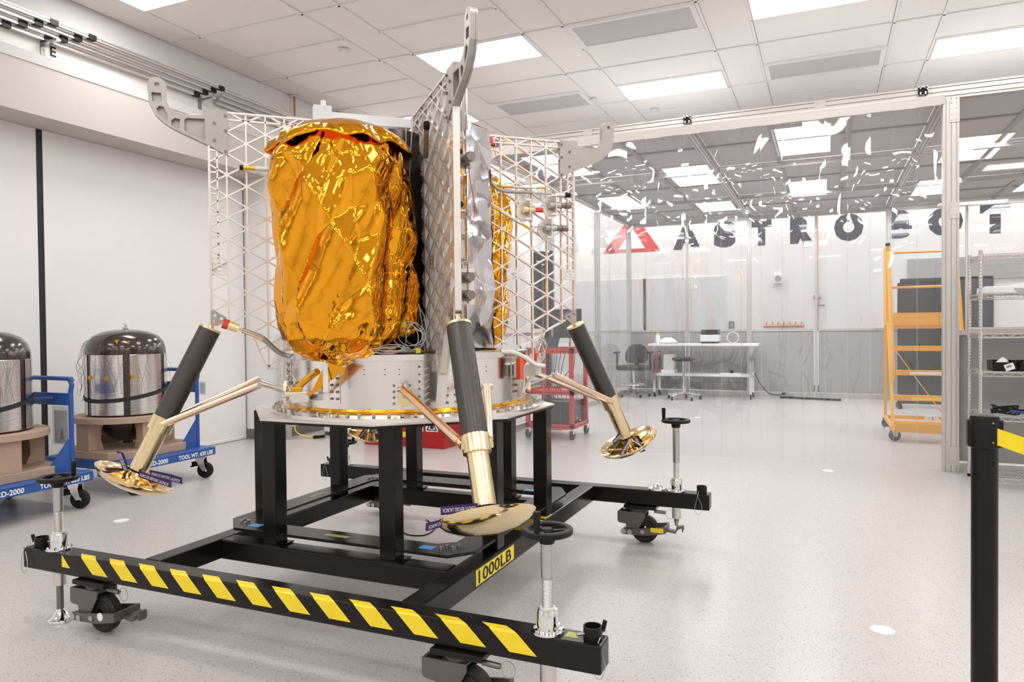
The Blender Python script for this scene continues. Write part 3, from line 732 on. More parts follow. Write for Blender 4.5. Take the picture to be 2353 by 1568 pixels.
LB(MB().prism(circle(0, 0, .54, 64), 1.085, 1.095), 'lower_deck', MAT['dark_steel'])
def on_ring(a_deg, r_=.55):
    a = R(a_deg); c_, s_ = math.cos(a), math.sin(a)
    return lambda u, v, w_: ((r_+w_)*math.cos(a+u/r_), (r_+w_)*math.sin(a+u/r_), v)
def ring_plate(a, w_, z0, z1, t=.006, holes=(), name='ring_plate', mat=AB, seg=6):
    fr_ = on_ring(a); mb = MB()
    for i in range(seg):
        u0, u1 = -w_/2+w_*i/seg, -w_/2+w_*(i+1)/seg
        mb.add([fr_(u0, z0, .001), fr_(u1, z0, .001), fr_(u1, z1, .001), fr_(u0, z1, .001), fr_(u0, z0, t), fr_(u1, z0, t), fr_(u1, z1, t), fr_(u0, z1, t)],
               [(4,5,6,7),(0,1,5,4),(2,3,7,6)]+([(3,0,4,7)] if i == 0 else [])+([(1,2,6,5)] if i == seg-1 else []))
    return LB(mb, name, mat)
def ring_bolts(a, pts, r_=.0055, t=.006):
    fr_ = on_ring(a); mb = MB()
    for u, v in pts: mb.cyl(fr_(u, v, t), fr_(u, v, t+.004), r_, n=8)
    return LB(mb, 'plate_bolts', MAT['dark_steel'])
for base in (-180, -90, 0, 90):
    for da, w_ in ((-9.5, .052), (9.5, .052)):    # splice fittings either side of each panel
        a = base+da*.62
        ring_plate(a, w_, .895, 1.062, .004)
        mb = MB(); fr_ = on_ring(a)
        for k in range(6):
            z0 = .905+.026*k; s_ = .012 if da < 0 else -.012
            mb.bar(fr_(-.022, z0-s_, .008), fr_(.022, z0+s_, .008), .007, .005)
        LB(mb, 'splice_ribs', AB)
        ring_bolts(a, [(sx*.018, .90+.03*k) for k in range(6) for sx in (-1, 1)])
    for da in (-15, 15):
        a = base+da
        ring_plate(a, .075, .893, .985, .005)
        ring_bolts(a, [(sx*.031, .903+.024*k) for k in range(4) for sx in (-1, 1)])
for a in (-135, -45, 45, 135):
    ring_plate(a, .05, .90, 1.06, .004); ring_bolts(a, [(sx*.014, .92+.028*k) for k in range(5) for sx in (-1, 1)])
dots = MB()
for a in (-128, -121, -112, -106, -80, -72, -66, -145, -152):
    fr_ = on_ring(a)
    for v in (1.02, 1.04): dots.cyl(fr_(0, v, .0), fr_(0, v, .0015), .0025, n=6)
LB(dots, 'rivet_holes', MAT['print_black'])

# isogrid panels
SP, NZP, R0, Z0 = .0812, .0935, .473, 1.511
POLY = [(.868,2.155),(.868,1.27),(.80,1.232),(.70,1.182),(.642,1.03),(.60,1.03),(.57,1.115),(.20,1.115),(.20,2.155)]
def inside(p):
    c_ = False; n = len(POLY)
    for i in range(n):
        a, b_ = POLY[i], POLY[(i+1) % n]
        if (a[1] > p[1]) != (b_[1] > p[1]) and p[0] < (b_[0]-a[0])*(p[1]-a[1])/(b_[1]-a[1])+a[0]: c_ = not c_
    return c_
def clip(p, q, n=400):
    segs = []; st = None
    for i in range(n+1):
        t = i/n; r_ = (p[0]+(q[0]-p[0])*t, p[1]+(q[1]-p[1])*t); ok = inside(r_)
        if ok and st is None: st = r_
        if not ok and st is not None: segs.append((st, last)); st = None
        last = r_
    if st: segs.append((st, last))
    return [s_ for s_ in segs if math.hypot(s_[0][0]-s_[1][0], s_[0][1]-s_[1][1]) > .012]
def isogrid():
    mb = MB(); W_ = .0065; D_ = .018
    def rib(a, b_, w_=W_, d_=D_): mb.bar((a[0], 0, a[1]), (b_[0], 0, b_[1]), d_, w_, (b_[1]-a[1], 0, a[0]-b_[0]) if False else Vector((-(b_[1]-a[1]), 0, b_[0]-a[0])))
    for k in range(-4, 5):
        r_ = R0+SP*k
        if .2 < r_ < .84:
            for s_ in clip((r_, .9), (r_, 2.2)): rib(*s_)
    for k in range(-16, 17):
        zc = Z0+NZP*k
        for sg in (1, -1):
            for s_ in clip((0.1, zc+sg*(.1-R0)*.57735), (.95, zc+sg*(.95-R0)*.57735)): rib(*s_)
    for i in range(len(POLY)):
        a, b_ = POLY[i], POLY[(i+1) % len(POLY)]; rib(a, b_, .008, .024)
    rib((.836, 1.50), (.836, 2.15))                   # ladder strip at the outer edge
    for k in range(7): rib((.836, 1.52+.0935*k), (.868, 1.52+.0935*k))
    rib((.2, 2.125), (.868, 2.125))
    for k in range(-4, 5):                            # node bosses
        for j in range(-16, 17):
            r_, z = R0+SP*k, Z0+NZP*(j+(.5 if k % 2 else 0))
            if inside((r_, z)) and inside((r_+.012, z)): mb.cyl((r_, -.0095, z), (r_, .0095, z), .0075, n=6)
    # small sub-triangles
    for (r_, z) in ((R0+SP*1.5, Z0), (R0+SP*4-.04, 1.36)):
        pass
    return mb
nh = MB()
LIVE = {}
iso = isogrid()
def place(mb, ang):
    o = MB(); o.M = Matrix.Rotation(ang, 4, 'Z'); o.add([tuple(p) for p in mb.v], mb.f); o.mi = list(mb.mi); return o
panel0 = None
for k, ang in enumerate((0, PI/2, PI, -PI/2)):
    if panel0 is None: panel0 = LB(iso, 'isogrid_panel', RIB)
    else:
        o = panel0.copy(); COL.objects.link(o); o.parent = lander; o.rotation_euler = (0, 0, ang)
    # mounting clips with slots, on the panel
    for r_, z in ((.533, 1.474), (.833, 1.474)):
        sl = [rrect(r_-.012, r_+.012, z+d_-.005, z+d_+.005, .002, 1) for d_ in (-.017, 0, .017)]
        hs = [circle(r_+sx*.027, z+sz*.015, .003, 6) for sx in (-1, 1) for sz in (-1, 1)]
        mb = MB().prism(rrect(r_-.039, r_+.039, z-.027, z+.027, .008), -.014, -.006, lambda u, v, w_: (u, w_, v), holes=[list(reversed(h)) for h in sl+hs])
        LB(place(mb, ang), 'slotted_clip', RIB)
    LB(place(MB().bx(.868, .873, -.013, .013, 1.29, 2.03), ang), 'edge_bar', RIB, bevel=.001)
    # triangular leg bracket
    tri_ = [(.872, 1.288), (.862, 1.296), (.81, 1.262), (.808, 1.25), (.842, 1.225), (.872, 1.225)]
    for yy in (-.02, .012):
        LB(place(MB().prism(tri_, yy, yy+.008, lambda u, v, w_: (u, w_, v), holes=[list(reversed(circle(.856, 1.27, .008, 8))), list(reversed(circle(.83, 1.256, .008, 8)))]), ang), 'leg_bracket', LUG)

# lifting lugs
outer = [(.79,1.965),(.868,2.005),(1.0,2.062),(1.04,2.085),(1.075,2.118),(1.098,2.165),(1.104,2.243)]+arc(1.068, 2.243, .036, 0, 180, 12)[1:]+[(1.031,2.185),(1.018,2.152),(.99,2.133),(.955,2.13),(.89,2.138),(.89,2.162),(.79,2.162)]
pk = [[(.884,2.028),(.962,2.062),(.962,2.108),(.952,2.116),(.884,2.118)], [(.985,2.068),(1.012,2.08),(1.014,2.098),(1.0,2.112),(.98,2.108)],
      [(1.03,2.097),(1.062,2.126),(1.07,2.145),(1.058,2.158),(1.044,2.155),(1.03,2.125)], [(1.06,2.175),(1.084,2.175),(1.088,2.212),(1.052,2.212),(1.05,2.182)]]
hole_ = circle(1.068, 2.247, .0095, 12)
def lug(ang, pocket):
    o = empty('lifting_lug', (0, 0, 0), 0, lander, local=True)
    s_ = 1 if pocket < 0 else -1
    fr_ = lambda u, v, w_: (u, s_*w_, v)
    a0 = MB().prism(outer, -.014, .006, fr_, holes=[list(reversed(p)) for p in pk+[hole_]])
    a1 = MB().prism(outer, .006, .014, fr_, holes=[list(reversed(hole_))])
    place(a0, ang).build('lug_rim', LUG, o, bevel=.0012, segs=1); place(a1, ang).build('lug_web', LUG, o)
    b_ = MB()
    for u, v in ((.80, 2.14), (.80, 2.075), (.80, 1.985), (.845, 2.105), (.845, 2.03)): b_.cyl((u, -.02, v), (u, .02, v), .006, n=8)
    place(b_, ang).build('lug_bolts', MAT['dark_steel'], o)
lug(PI, 1); lug(0, 1); lug(-PI/2, -1); lug(PI/2, 1)

# crumpled foil tank covers
def crumple(prof, nu, amp, seed, center, jit=.35, fine=.3):
    """profile of (r,z) rows -> irregular triangulated sheet with creases"""
    rnd = random.Random(seed); rows = len(prof); V = []; F_ = []
    for k, (r_, z, a_) in enumerate(prof):
        for i in range(nu):
            t = 2*PI*(i+(.5 if k % 2 else 0)+rnd.uniform(-jit, jit))/nu
            big = noise.noise(Vector((math.cos(t)*2.2+seed, math.sin(t)*2.2, z*1.6)))*1.1
            rr = r_+amp*a_*(rnd.uniform(-.7, .7)+big) if r_ > .01 else r_
            V.append((center[0]+rr*math.cos(t), center[1]+rr*math.sin(t), z+rnd.uniform(-jit, jit)*.03*a_))
    for k in range(rows-1):
        for i in range(nu):
            a = k*nu+i; b_ = k*nu+(i+1) % nu; c_ = (k+1)*nu+i; d_ = (k+1)*nu+(i+1) % nu
            if k % 2:
                c2 = (k+1)*nu+(i+1) % nu
                F_ += [(a, b_, c2), (a, c2, c_)]
            else: F_ += [(a, b_, c_), (b_, d_, c_)]
    return V, F_
def foil(name, V, F_, mat, parent, sub=1, fine=.004, seed=1, sharp=16):
    o = MB().add(V, F_).build(name, mat, parent)
    me = o.data; bm = bmesh.new(); bm.from_mesh(me); rnd = random.Random(seed)
    for lv in range(sub):
        es = list(bm.edges)
        bmesh.ops.subdivide_edges(bm, edges=es, cuts=1, use_grid_fill=True)
        bmesh.ops.triangulate(bm, faces=bm.faces)
        bm.normal_update()
        for v in bm.verts: v.co += v.normal*rnd.uniform(-1, 1)*fine/(lv+1)
    bmesh.ops.recalc_face_normals(bm, faces=bm.faces)
    bm.to_mesh(me); bm.free()
    me.polygons.foreach_set('use_smooth', [True]*len(me.polygons)); me.set_sharp_from_angle(angle=R(sharp))
    return o
GF, GI, SF = MAT['gold_foil'], MAT['gold_foil_inner'], MAT['silver_foil']
def planes(S, Z_, seed, ds, dz, grad, shear, circ):
    """max of many tilted shallow paraboloids: straight creases between gently curved patches"""
    rs = np.random.RandomState(seed); z0, z1 = Z_.min()-dz, Z_.max()+dz
    n = int(circ/ds*(z1-z0)/dz)
    ps = rs.uniform(0, circ, n); pz = rs.uniform(z0, z1, n)
    gs_ = rs.normal(0, grad, n); gz = rs.normal(0, grad*.35, n)
    best = np.full(S.shape, -1e9); k_s = grad/ds*.8; asp = (ds/dz)
    for o_ in (-circ, 0, circ):
        for i in range(n):
            d1 = S-(ps[i]+o_); d2 = Z_-pz[i]; d1 = d1-shear*d2
            best = np.maximum(best, gs_[i]*d1+gz[i]*d2-k_s*(d1*d1+(d2*asp)**2))
    return best
def wrap(name, rows, nu, center, seed, parent, mat, ragged=0.):
    """lathe with long slanting folds, straight creases and fine crumpling; rows = (r, z, amp, crumple)"""
    RR = .28; circ = 2*PI*RR
    th = np.linspace(0, 2*PI, nu, endpoint=False); L_ = np.cumsum([0]+[math.hypot(a[0]-b_[0], a[1]-b_[1]) for a, b_ in zip(rows, rows[1:])])
    S, Z_ = np.meshgrid(th*RR, L_)
    h = planes(S, Z_, seed, .10, .26, .46, .34, circ)-.8*planes(S, Z_, seed+1, .12, .30, .42, -.15, circ)
    h2 = planes(S, Z_, seed+2, .035, .05, .34, .2, circ)-planes(S, Z_, seed+3, .04, .06, .30, -.3, circ)
    for ax, win in ((1, int(nu*.13)), (0, max(3, int(len(rows)*.22)))):      # keep creases, drop the broad bulges
        pad = [(0, 0), (0, 0)]; pad[ax] = (win, win)
        hp_ = np.pad(h if ax else hb, pad, mode='wrap' if ax else 'edge'); cs = np.cumsum(hp_, axis=ax)
        sl = [slice(None)]*2; sh = [slice(None)]*2; n_ = h.shape[ax]; half = win//2
        sl[ax] = slice(win+half, win+half+n_); sh[ax] = slice(win+half-win, win+half-win+n_)
        hb = (cs[tuple(sl)]-cs[tuple(sh)])/win
    h = h-.85*hb
    h -= h.mean(); h2 -= h2.mean()
    V = []; F_ = []
    for k, (r_, z, am, cr) in enumerate(rows):
        for i in range(nu):
            c_, s_ = math.cos(th[i]), math.sin(th[i])
            rr = r_+(h[k, i]*am+h2[k, i]*cr) if r_ > .004 else r_
            zz = z+(ragged*noise.noise(Vector((c_*2.6+seed, s_*2.6, 1)))*min(1, max(0, (k-len(rows)*.6)/(len(rows)*.4))) if ragged else 0)
            V.append((center[0]+rr*c_, center[1]+rr*s_, zz))
    for k in range(len(rows)-1):
        for i in range(nu):
            a_ = k*nu+i; b2 = k*nu+(i+1) % nu; F_.append((a_, b2, b2+nu, a_+nu))
    return MB().add(V, F_).build(name, mat, parent, smooth=38)
def lerp_rows(P, step):
    out = []
    for A, B in zip(P, P[1:]):
        n = max(1, int(math.hypot(A[0]-B[0], A[1]-B[1])/step))
        out += [tuple(p+(q-p)*j/n for p, q in zip(A, B)) for j in range(n)]
    return out+[P[-1]]
def gold_tank(cx, cy_, seed, nu=230, st=.0072):
    o = empty('propellant_tank_cover', (0, 0, 0), 0, lander, local=True)
    rows = lerp_rows([(.02, 1.062, .3, .4), (.12, 1.078, .6, 1), (.195, 1.112, .8, 1.2), (.245, 1.165, .9, 1), (.274, 1.23, .9, .5), (.281, 1.32, 1.0, .12), (.281, 1.78, 1.0, .10), (.272, 1.88, .9, .4), (.25, 1.965, .3, .2)], st)
    wrap('foil_wrap', rows, nu, (cx, cy_), seed, o, GF)
    rows = lerp_rows([(.001, 2.045, 0, 0), (.09, 2.043, .1, .1), (.17, 2.03, .2, .3), (.228, 2.005, .3, .5), (.27, 1.973, .35, .6), (.288, 1.935, .4, .6)], st*1.5)
    c_ = wrap('foil_cap', rows, int(nu*.7), (cx, cy_), seed+5, o, GF, .035)
    s = c_.modifiers.new('thick', 'SOLIDIFY'); s.thickness = .002
    V, F_ = crumple([(.012, 1.0, .3), (.03, 1.03, .8), (.07, 1.065, 1), (.10, 1.085, .6)], 14, .016, seed+3, (cx-.0, cy_-.02))
    foil('foil_tail', V, F_, GI, o, 1, .003, seed+3)
    return o
gold_tank(-.345, -.345, 11); gold_tank(.34, .34, 23, 150, .012)
LB(MB().bx(-.02, .045, -.215, -.195, 1.11, 2.15), 'inner_edge_bar', MAT['alu'])
# dark inner tank behind the gold one, beside the near panel
LB(MB().lathe([(.0, 1.10), (.16, 1.12), (.20, 1.2), (.20, 1.95), (.16, 2.06), (0, 2.09)], 32, c=(-.12, -.16, 0)), 'inner_structure', MAT['dark_foil'], smooth=40)

# silver blanket box between near and right panels
def sheet(p00, p10, p01, p11, nu, nv, amp, seed, name, mat, sub=1, fine=.003):
    rnd = random.Random(seed); V = []; F_ = []
    p00, p10, p01, p11 = map(Vector, (p00, p10, p01, p11)); nrm = (p10-p00).cross(p01-p00).normalized()
    for j in range(nv+1):
        for i in range(nu+1):
            u = (i+(rnd.uniform(-.3, .3) if 0 < i < nu else 0))/nu; v = (j+(rnd.uniform(-.3, .3) if 0 < j < nv else 0))/nv
            p = p00*(1-u)*(1-v)+p10*u*(1-v)+p01*(1-u)*v+p11*u*v
            V.append(tuple(p+nrm*amp*rnd.uniform(-1, 1)))
    for j in range(nv):
        for i in range(nu):
            a = j*(nu+1)+i
            F_ += [(a, a+1, a+nu+2), (a, a+nu+2, a+nu+1)] if (i+j) % 2 else [(a, a+1, a+nu+1), (a+1, a+nu+2, a+nu+1)]
    return foil(name, V, F_, mat, lander, sub, fine, seed, 14)
sheet((.03, -.42, 1.11), (.40, -.10, 1.11), (.03, -.42, 2.13), (.38, -.10, 2.15), 5, 12, .014, 3, 'silver_blanket', SF)
sheet((.40, -.10, 1.11), (.40, .02, 1.11), (.38, -.10, 2.15), (.38, .02, 2.15), 2, 10, .006, 4, 'silver_blanket', SF)
sheet((.03, -.42, 2.13), (.38, -.10, 2.15), (.02, .0, 2.16), (.38, .0, 2.16), 3, 3, .01, 5, 'silver_blanket', SF)
sheet((-.30, .05, 1.9), (.0, .3, 1.9), (-.30, .05, 2.21), (.05, .3, 2.23), 4, 4, .012, 6, 'silver_blanket', SF)
# bright close-out strips just behind the near panel
for k in range(8):
    y0 = -.22-.075*k; mb = MB(); rnd = random.Random(40+k)
    for j in range(6):
        z0 = 1.13+.165*j; tl_ = rnd.uniform(-.014, .014); dd = .05+.006*(j % 2)
        prf_ = [(dd+tl_*(q-.5)*2+.012*math.cos((q-.5)*PI), y0-.070*q) for q in (0, .2, .4, .6, .8, 1)]
        V = [(x_, y_, z_) for z_ in (z0, z0+.16) for x_, y_ in prf_]+[(x_+.002, y_, z_) for z_ in (z0, z0+.16) for x_, y_ in prf_]
        mb.add(V, [(q, q+1, q+7, q+6) for q in range(5)]+[(q+12, q+13, q+19, q+18) for q in range(5)])
    LB(mb, 'closeout_strip', MAT['silver_strip'], smooth=40)
# near panel: thruster plates and plugs on the outer edge
def plug(x, z, y=-.80, L_=.05):
    a = MB().prism(rrect(x-.022, x+.022, z-.02, z+.02, .006), y-.016, y-.006, lambda u, v, w_: (u, w_, v))
    for sx in (-1, 1):
        for sz in (-1, 1): a.cyl((x+sx*.015, y-.016, z+sz*.013), (x+sx*.015, y-.021, z+sz*.013), .0045, n=8)
    a.cyl((x, y-.016, z), (x+.004, y-.016-L_*.55, z), .012, n=12).cyl((x+.004, y-.016-L_*.5, z), (x+.006, y-.016-L_, z), .018, n=6)
    LB(a, 'thruster_plug', MAT['dark_steel'])
LB(MB().bx(.012, .082, -.806, -.80, 1.29, 1.425), 'thruster_plate', RIB, bevel=.001)
plug(.046, 1.392); plug(.046, 1.325)
LB(MB().bx(.012, .075, -.806, -.80, 1.80, 1.855), 'thruster_plate', LUG, bevel=.001)
plug(.045, 1.83, -.80, .07)
for z in (1.86, 1.665): LB(MB().cyl((.03, -.78, z), (.03, -.81, z), .012, n=14), 'black_cap', MAT['black_plastic'], smooth=40)
LB(MB().bx(.012, .05, -.81, -.77, 1.640, 1.645), 'cap_shelf', RIB)
LB(MB().lathe([(0, .03), (.012, .026), (.015, .01), (.015, 0)], 12, c=(.02, -.76, 1.735)), 'red_cap', MAT['red_cap'], smooth=40)
# right panel: hose with red cap, valves
hp = [(.402, -.06, 2.09), (.395, -.06, 2.06), (.39, -.06, 1.955), (.40, -.06, 1.918), (.431, -.06, 1.887), (.476, -.06, 1.874), (.579, -.06, 1.875), (.62, -.05, 1.876)]
LB(MB().tube(bez(hp, 6), .0085, 8), 'vent_hose', MAT['hose_grey'], smooth=50)
LB(MB().lathe([(.017, 0), (.017, .006), (.013, .008), (.013, .03), (.009, .037), (0, .038)], 14, c=(.402, -.06, 2.092)), 'red_cap', MAT['red_cap'], smooth=40)
LB(MB().tube(bez([(.36, -.05, 2.06), (.365, -.05, 2.0), (.37, -.05, 1.93), (.385, -.05, 1.90)], 5), .008, 8), 'vent_hose', MAT['hose_grey'], smooth=50)
def valve(r_, z, red, L_=.06):
    o = empty('valve_assembly', (0, 0, 0), 0, lander, local=True)
    MB().prism([(r_-.055, z+.02), (r_-.02, z+.05), (r_, z+.045), (r_, z-.055), (r_-.03, z-.06), (r_-.06, z-.02)], -.022, -.012, lambda u, v, w_: (u, w_, v)).build('valve_bracket', RIB, o)
    MB().bx(r_-.004, r_, -.07, -.012, z-.055, z+.05).bx(r_-.03, r_, -.075, -.068, z-.055, z-.045).bx(r_-.03, r_, -.075, -.068, z+.04, z+.05).build('bracket_flange', RIB, o)
    b_ = MB()
    for i in range(4): b_.cyl((r_+.002, -.045+.012*math.cos(i*PI/2+.7), z+.016*math.sin(i*PI/2+.7)), (r_+.026, -.045+.012*math.cos(i*PI/2+.7), z+.016*math.sin(i*PI/2+.7)), .0045, n=8)
    b_.build('valve_screws', MAT['dark_steel'], o)
    MB().cyl((r_-.03, -.045, z), (r_+.028, -.045, z), .018, n=14).build('valve_body', MAT['gold_anod'] if red else MAT['steel'], o, smooth=40)
    MB().cyl((r_+.028, -.045, z), (r_+.028+L_, -.045, z), .0115 if red else .016, n=14 if red else 8).build('valve_cap', MAT['red_cap'] if red else MAT['dark_steel'], o, smooth=40)
    if not red: MB().tube([(r_+.06, -.045+.0175*math.cos(t), z+.0175*math.sin(t)) for t in [2*PI*i/12 for i in range(12)]], .0014, 5, closed=True).tube(bez([(r_+.06, -.062, z-.005), (r_+.058, -.066, z-.03), (r_+.05, -.066, z-.045)]), .0014, 5).build('safety_wire', MAT['wire_red'], o)
valve(.605, 1.793, True, .045); valve(.745, 1.822, False); valve(.72, 1.706, False, .065)
LB(MB().tube([(.62, -.05, 1.876), (.70, -.045, 1.876), (.76, -.045, 1.872), (.80, -.045, 1.875)], .004, 6).tube([(.60, -.05, 1.74), (.62, -.05, 1.71), (.69, -.045, 1.707)], .004, 6).tube([(.665, -.05, 1.87), (.668, -.045, 1.84), (.70, -.045, 1.832)], .003, 6), 'fuel_line', MAT['steel'], smooth=50)
LB(MB().cyl((.80, -.045, 1.875), (.83, -.045, 1.876), .013, n=12), 'black_cap', MAT['black_plastic'], smooth=40)
LB(MB().cyl((.745, -.045, 1.874), (.80, -.045, 1.875), .010, n=10), 'line_fitting', MAT['print_white'], smooth=40)
# wrapped lines with kapton ends
def wrapped(p, q, r_=.008):
    p, q = Vector(p), Vector(q); d = q-p
    LB(MB().tube([p, p+d*.25], r_, 8).tube([p+d*.8, q], r_*.9, 8), 'kapton_wrap', MAT['kapton'], smooth=50)
    LB(MB().tube([p+d*.25, p+d*.8], r_*1.1, 8), 'white_sleeve', MAT['wire_white'], smooth=50)
wrapped((.40, -.06, 1.80), (.60, -.05, 1.70)); wrapped((.46, -.04, 1.90), (.70, -.04, 1.905), .006)
wrapped((-.73, -.03, 1.915), (-.52, -.08, 1.905), .009)
LB(MB().cyl((-.745, -.03, 1.915), (-.73, -.03, 1.915), .011, n=10), 'black_cap', MAT['black_plastic'], smooth=40)
LB(MB().tube(bez([(0.05, -.50, 1.86), (.045, -.58, 1.93), (.03, -.62, 1.96)], 4), .010, 8), 'probe_tube', MAT['dark_steel'], smooth=50)
LB(MB().cyl((-.03, -.52, 1.90), (-.05, -.62, 1.99), .010, n=10), 'probe_tube', MAT['dark_steel'], smooth=40)
LB(MB().cyl((-.05, -.62, 1.99), (-.054, -.64, 2.005), .013, n=10), 'black_cap', MAT['black_plastic'], smooth=40)
# left side umbilical connector
cp = [(-.745, -.13, 1.205), (-.70, -.13, 1.187), (-.66, -.13, 1.168), (-.60, -.12, 1.11), (-.54, -.13, 1.088), (-.44, -.30, 1.09), (-.36, -.42, 1.09)]
LB(MB().tube(bez(cp, 6), .011, 8), 'umbilical_hose', MAT['hose_grey'], smooth=50)
LB(MB().cyl((-.82, -.13, 1.235), (-.798, -.13, 1.227), .022, n=14), 'red_cap', MAT['red_cap'], smooth=40)
LB(MB().cyl((-.798, -.13, 1.227), (-.76, -.13, 1.211), .019, n=14), 'connector', MAT['gold_anod'], smooth=40)
LB(MB().bar((-.755, -.13, 1.209), (-.66, -.13, 1.168), .02, .014), 'connector_saddle', MAT['pad_gold'])
LB(MB().tube(bez([(.30, -.47, 1.10), (.36, -.47, 1.095), (.42, -.46, 1.07), (.47, -.44, 1.04), (.53, -.40, 1.03)], 6), .010, 8), 'vent_hose', MAT['wire_white'], smooth=50)
# orange-red guard brackets and white box at the right of the ring
def tang(a_deg, r_):
    a = R(a_deg); o_ = Vector((r_*math.cos(a), r_*math.sin(a), 0)); u_ = Vector((-math.sin(a), math.cos(a), 0)); w0 = Vector((math.cos(a), math.sin(a), 0))
    return lambda u, v, w_: tuple(o_+u_*u+w0*w_+Vector((0, 0, v)))
LB(MB().prism([(-.02, .985), (.10, .985), (.10, 1.04), (.055, 1.045), (-.02, 1.04)], 0, .05, tang(-46, .565)), 'connector_box', RIB, bevel=.002)
LB(MB().prism([(0, .985), (.05, .985), (.05, 1.05), (0, 1.04)], .01, .055, tang(-33, .565)), 'connector_box', RIB, bevel=.002)
LB(MB().prism([(-.014, .978), (.014, .978), (.014, 1.03), (.04, 1.048), (.04, 1.07), (-.014, 1.07)], 0, .022, tang(-50, .595)), 'guard_bracket', MAT['orange_red'], bevel=.002)
LB(MB().prism([(-.012, 1.03), (-.004, 1.03), (.012, 1.062), (.06, 1.064), (.06, 1.085), (-.012, 1.085)], 0, .014, tang(-27, .60)), 'guard_bracket', MAT['orange_red'], bevel=.002)
f45 = tang(-42, .60)
LB(MB().bar(f45(-.03, .985, 0), f45(0, .915, -.02), .006, .016).bar(f45(0, .915, -.02), f45(.07, .985, 0), .006, .016), 'box_brace', RIB)
# star tracker style white arm on the top, deck plates
LB(MB().bx(-.42, .02, -.03, .03, 2.15, 2.195), 'top_arm', MAT['table_white'], bevel=.003)
LB(MB().prism([(-.46, -.05), (-.30, -.10), (-.05, -.04), (.0, .05), (-.2, .1), (-.45, .07)], 2.12, 2.136), 'top_deck_plate', MAT['table_white'], bevel=.002)
LB(MB().cyl((-.33, -.05, 2.14), (-.33, -.02, 2.14), .03, n=18).bx(-.43, -.35, -.05, .0, 2.136, 2.215).cyl((-.385, -.03, 2.215), (-.385, -.03, 2.24), .012, n=10), 'hinge_fitting', MAT['table_white'], smooth=35)
LB(MB().prism([(-.1, .1), (.32, .02), (.32, .32), (-.05, .35)], 2.155, 2.165), 'top_deck_plate', RIB)
# white wire bundles
def wires(name, pts_list, mat, r_=.0016):
    mb = MB()
    for P in pts_list: mb.tube(bez(P, 5), r_, 5)
    return LB(mb, name, MAT[mat], smooth=60)
def coil(c, rx, rz, n, seed, tilt=.3):
    rnd = random.Random(seed); L_ = []
    for k in range(n):
        a_, b_ = rx*rnd.uniform(.45, 1.15), rz*rnd.uniform(.5, 1.2); c = (c[0]+rnd.uniform(-.012, .012), c[1], c[2]+rnd.uniform(-.008, .008)); ph = rnd.uniform(0, 6)
        L_.append([(c[0]+a_*math.cos(t+ph), c[1]+tilt*a_*math.cos(t+ph)+.01*k*rnd.uniform(-.5, .5), c[2]+b_*math.sin(t+ph)) for t in [2*PI*i/10 for i in range(rnd.randint(9, 11))]])
    return L_
wires('wire_coil', coil((-.10, -.50, 1.165), .055, .06, 7, 3, -.4), 'wire_white')
wires('wire_coil', coil((-.20, -.535, 1.112), .09, .012, 5, 5, .3), 'wire_white')
wires('wire_coil', coil((.60, -.22, 1.10), .03, .055, 6, 8, .4), 'wire_white')
wires('harness_wires', [[(-.02, -.47, 1.11), (-.03, -.46, 1.25), (-.06, -.40, 1.35), (-.07, -.36, 1.6), (-.06, -.35, 1.9), (-.04, -.33, 2.1)], [(-.03, -.46, 1.11), (-.05, -.45, 1.3), (-.09, -.38, 1.5), (-.08, -.36, 1.75), (-.07, -.33, 2.08)],
      [(.20, -.42, 1.70), (.16, -.46, 1.62), (.13, -.50, 1.52), (.15, -.5, 1.45), (.22, -.45, 1.40), (.33, -.35, 1.37)], [(.35, -.20, 1.86), (.37, -.2, 1.75), (.36, -.22, 1.64), (.34, -.25, 1.6)]], 'wire_white', .0018)
wires('safety_wires', [[(.06, -.83, 1.82), (.07, -.80, 1.77), (.09, -.78, 1.70), (.10, -.76, 1.64), (.08, -.78, 1.60)], [(.05, -.70, 1.52), (.06, -.70, 1.45), (.055, -.72, 1.40)], [(.42, -.03, 2.10), (.47, -.02, 2.0), (.55, -.02, 1.95), (.62, -.02, 1.90)]], 'wire_red', .0015)
LB(MB().bx(-.09, -.07, -.56, -.555, 1.105, 1.125).bx(-.14, -.12, -.52, -.515, 1.21, 1.235), 'yellow_flags', MAT['yellow_tape'])
# plastic tape strip hanging in front of the ring by the near leg
LB(MB().add([(.0, -.64, 1.19), (.045, -.64, 1.20), (.012, -.625, .90), (-.028, -.625, .90)], [(0, 1, 2, 3)]).add([(.0, -.642, 1.19), (.045, -.642, 1.20), (.012, -.627, .90), (-.028, -.627, .90)], [(0, 1, 2, 3)]), 'hanging_strip', MAT['wire_white'])
# kapton wrapped sensor arm and bracket at ring lower left
fr_ = on_ring(-153)
LB(MB().bx(-.56, -.49, -.33, -.26, .905, .935).bx(-.585, -.50, -.36, -.30, .935, .95), 'sensor_bracket', AB, bevel=.002)
LB(MB().tube(bez([(-.535, -.335, .95), (-.52, -.345, .98), (-.49, -.37, 1.01), (-.46, -.41, 1.035)], 5), [.014]*16, 8), 'kapton_arm', MAT['kapton'], smooth=40)
LB(MB().box((-.538, -.335, .955), (.045, .045, .03)), 'kapton_block', MAT['kapton'], bevel=.003)
LB(MB().add([(-.43, -.47, 1.075), (-.36, -.53, 1.05), (-.50, -.36, .94), (-.49, -.37, .93)], [(0, 1, 2, 3)]).add([(-.432, -.472, 1.075), (-.362, -.532, 1.05), (-.502, -.362, .94), (-.492, -.372, .93)], [(0, 1, 2, 3)]), 'foil_flap', GF)
LB(MB().bx(-.445, -.425, -.475, -.472, .955, 1.07), 'paper_tag', MAT['print_white'])

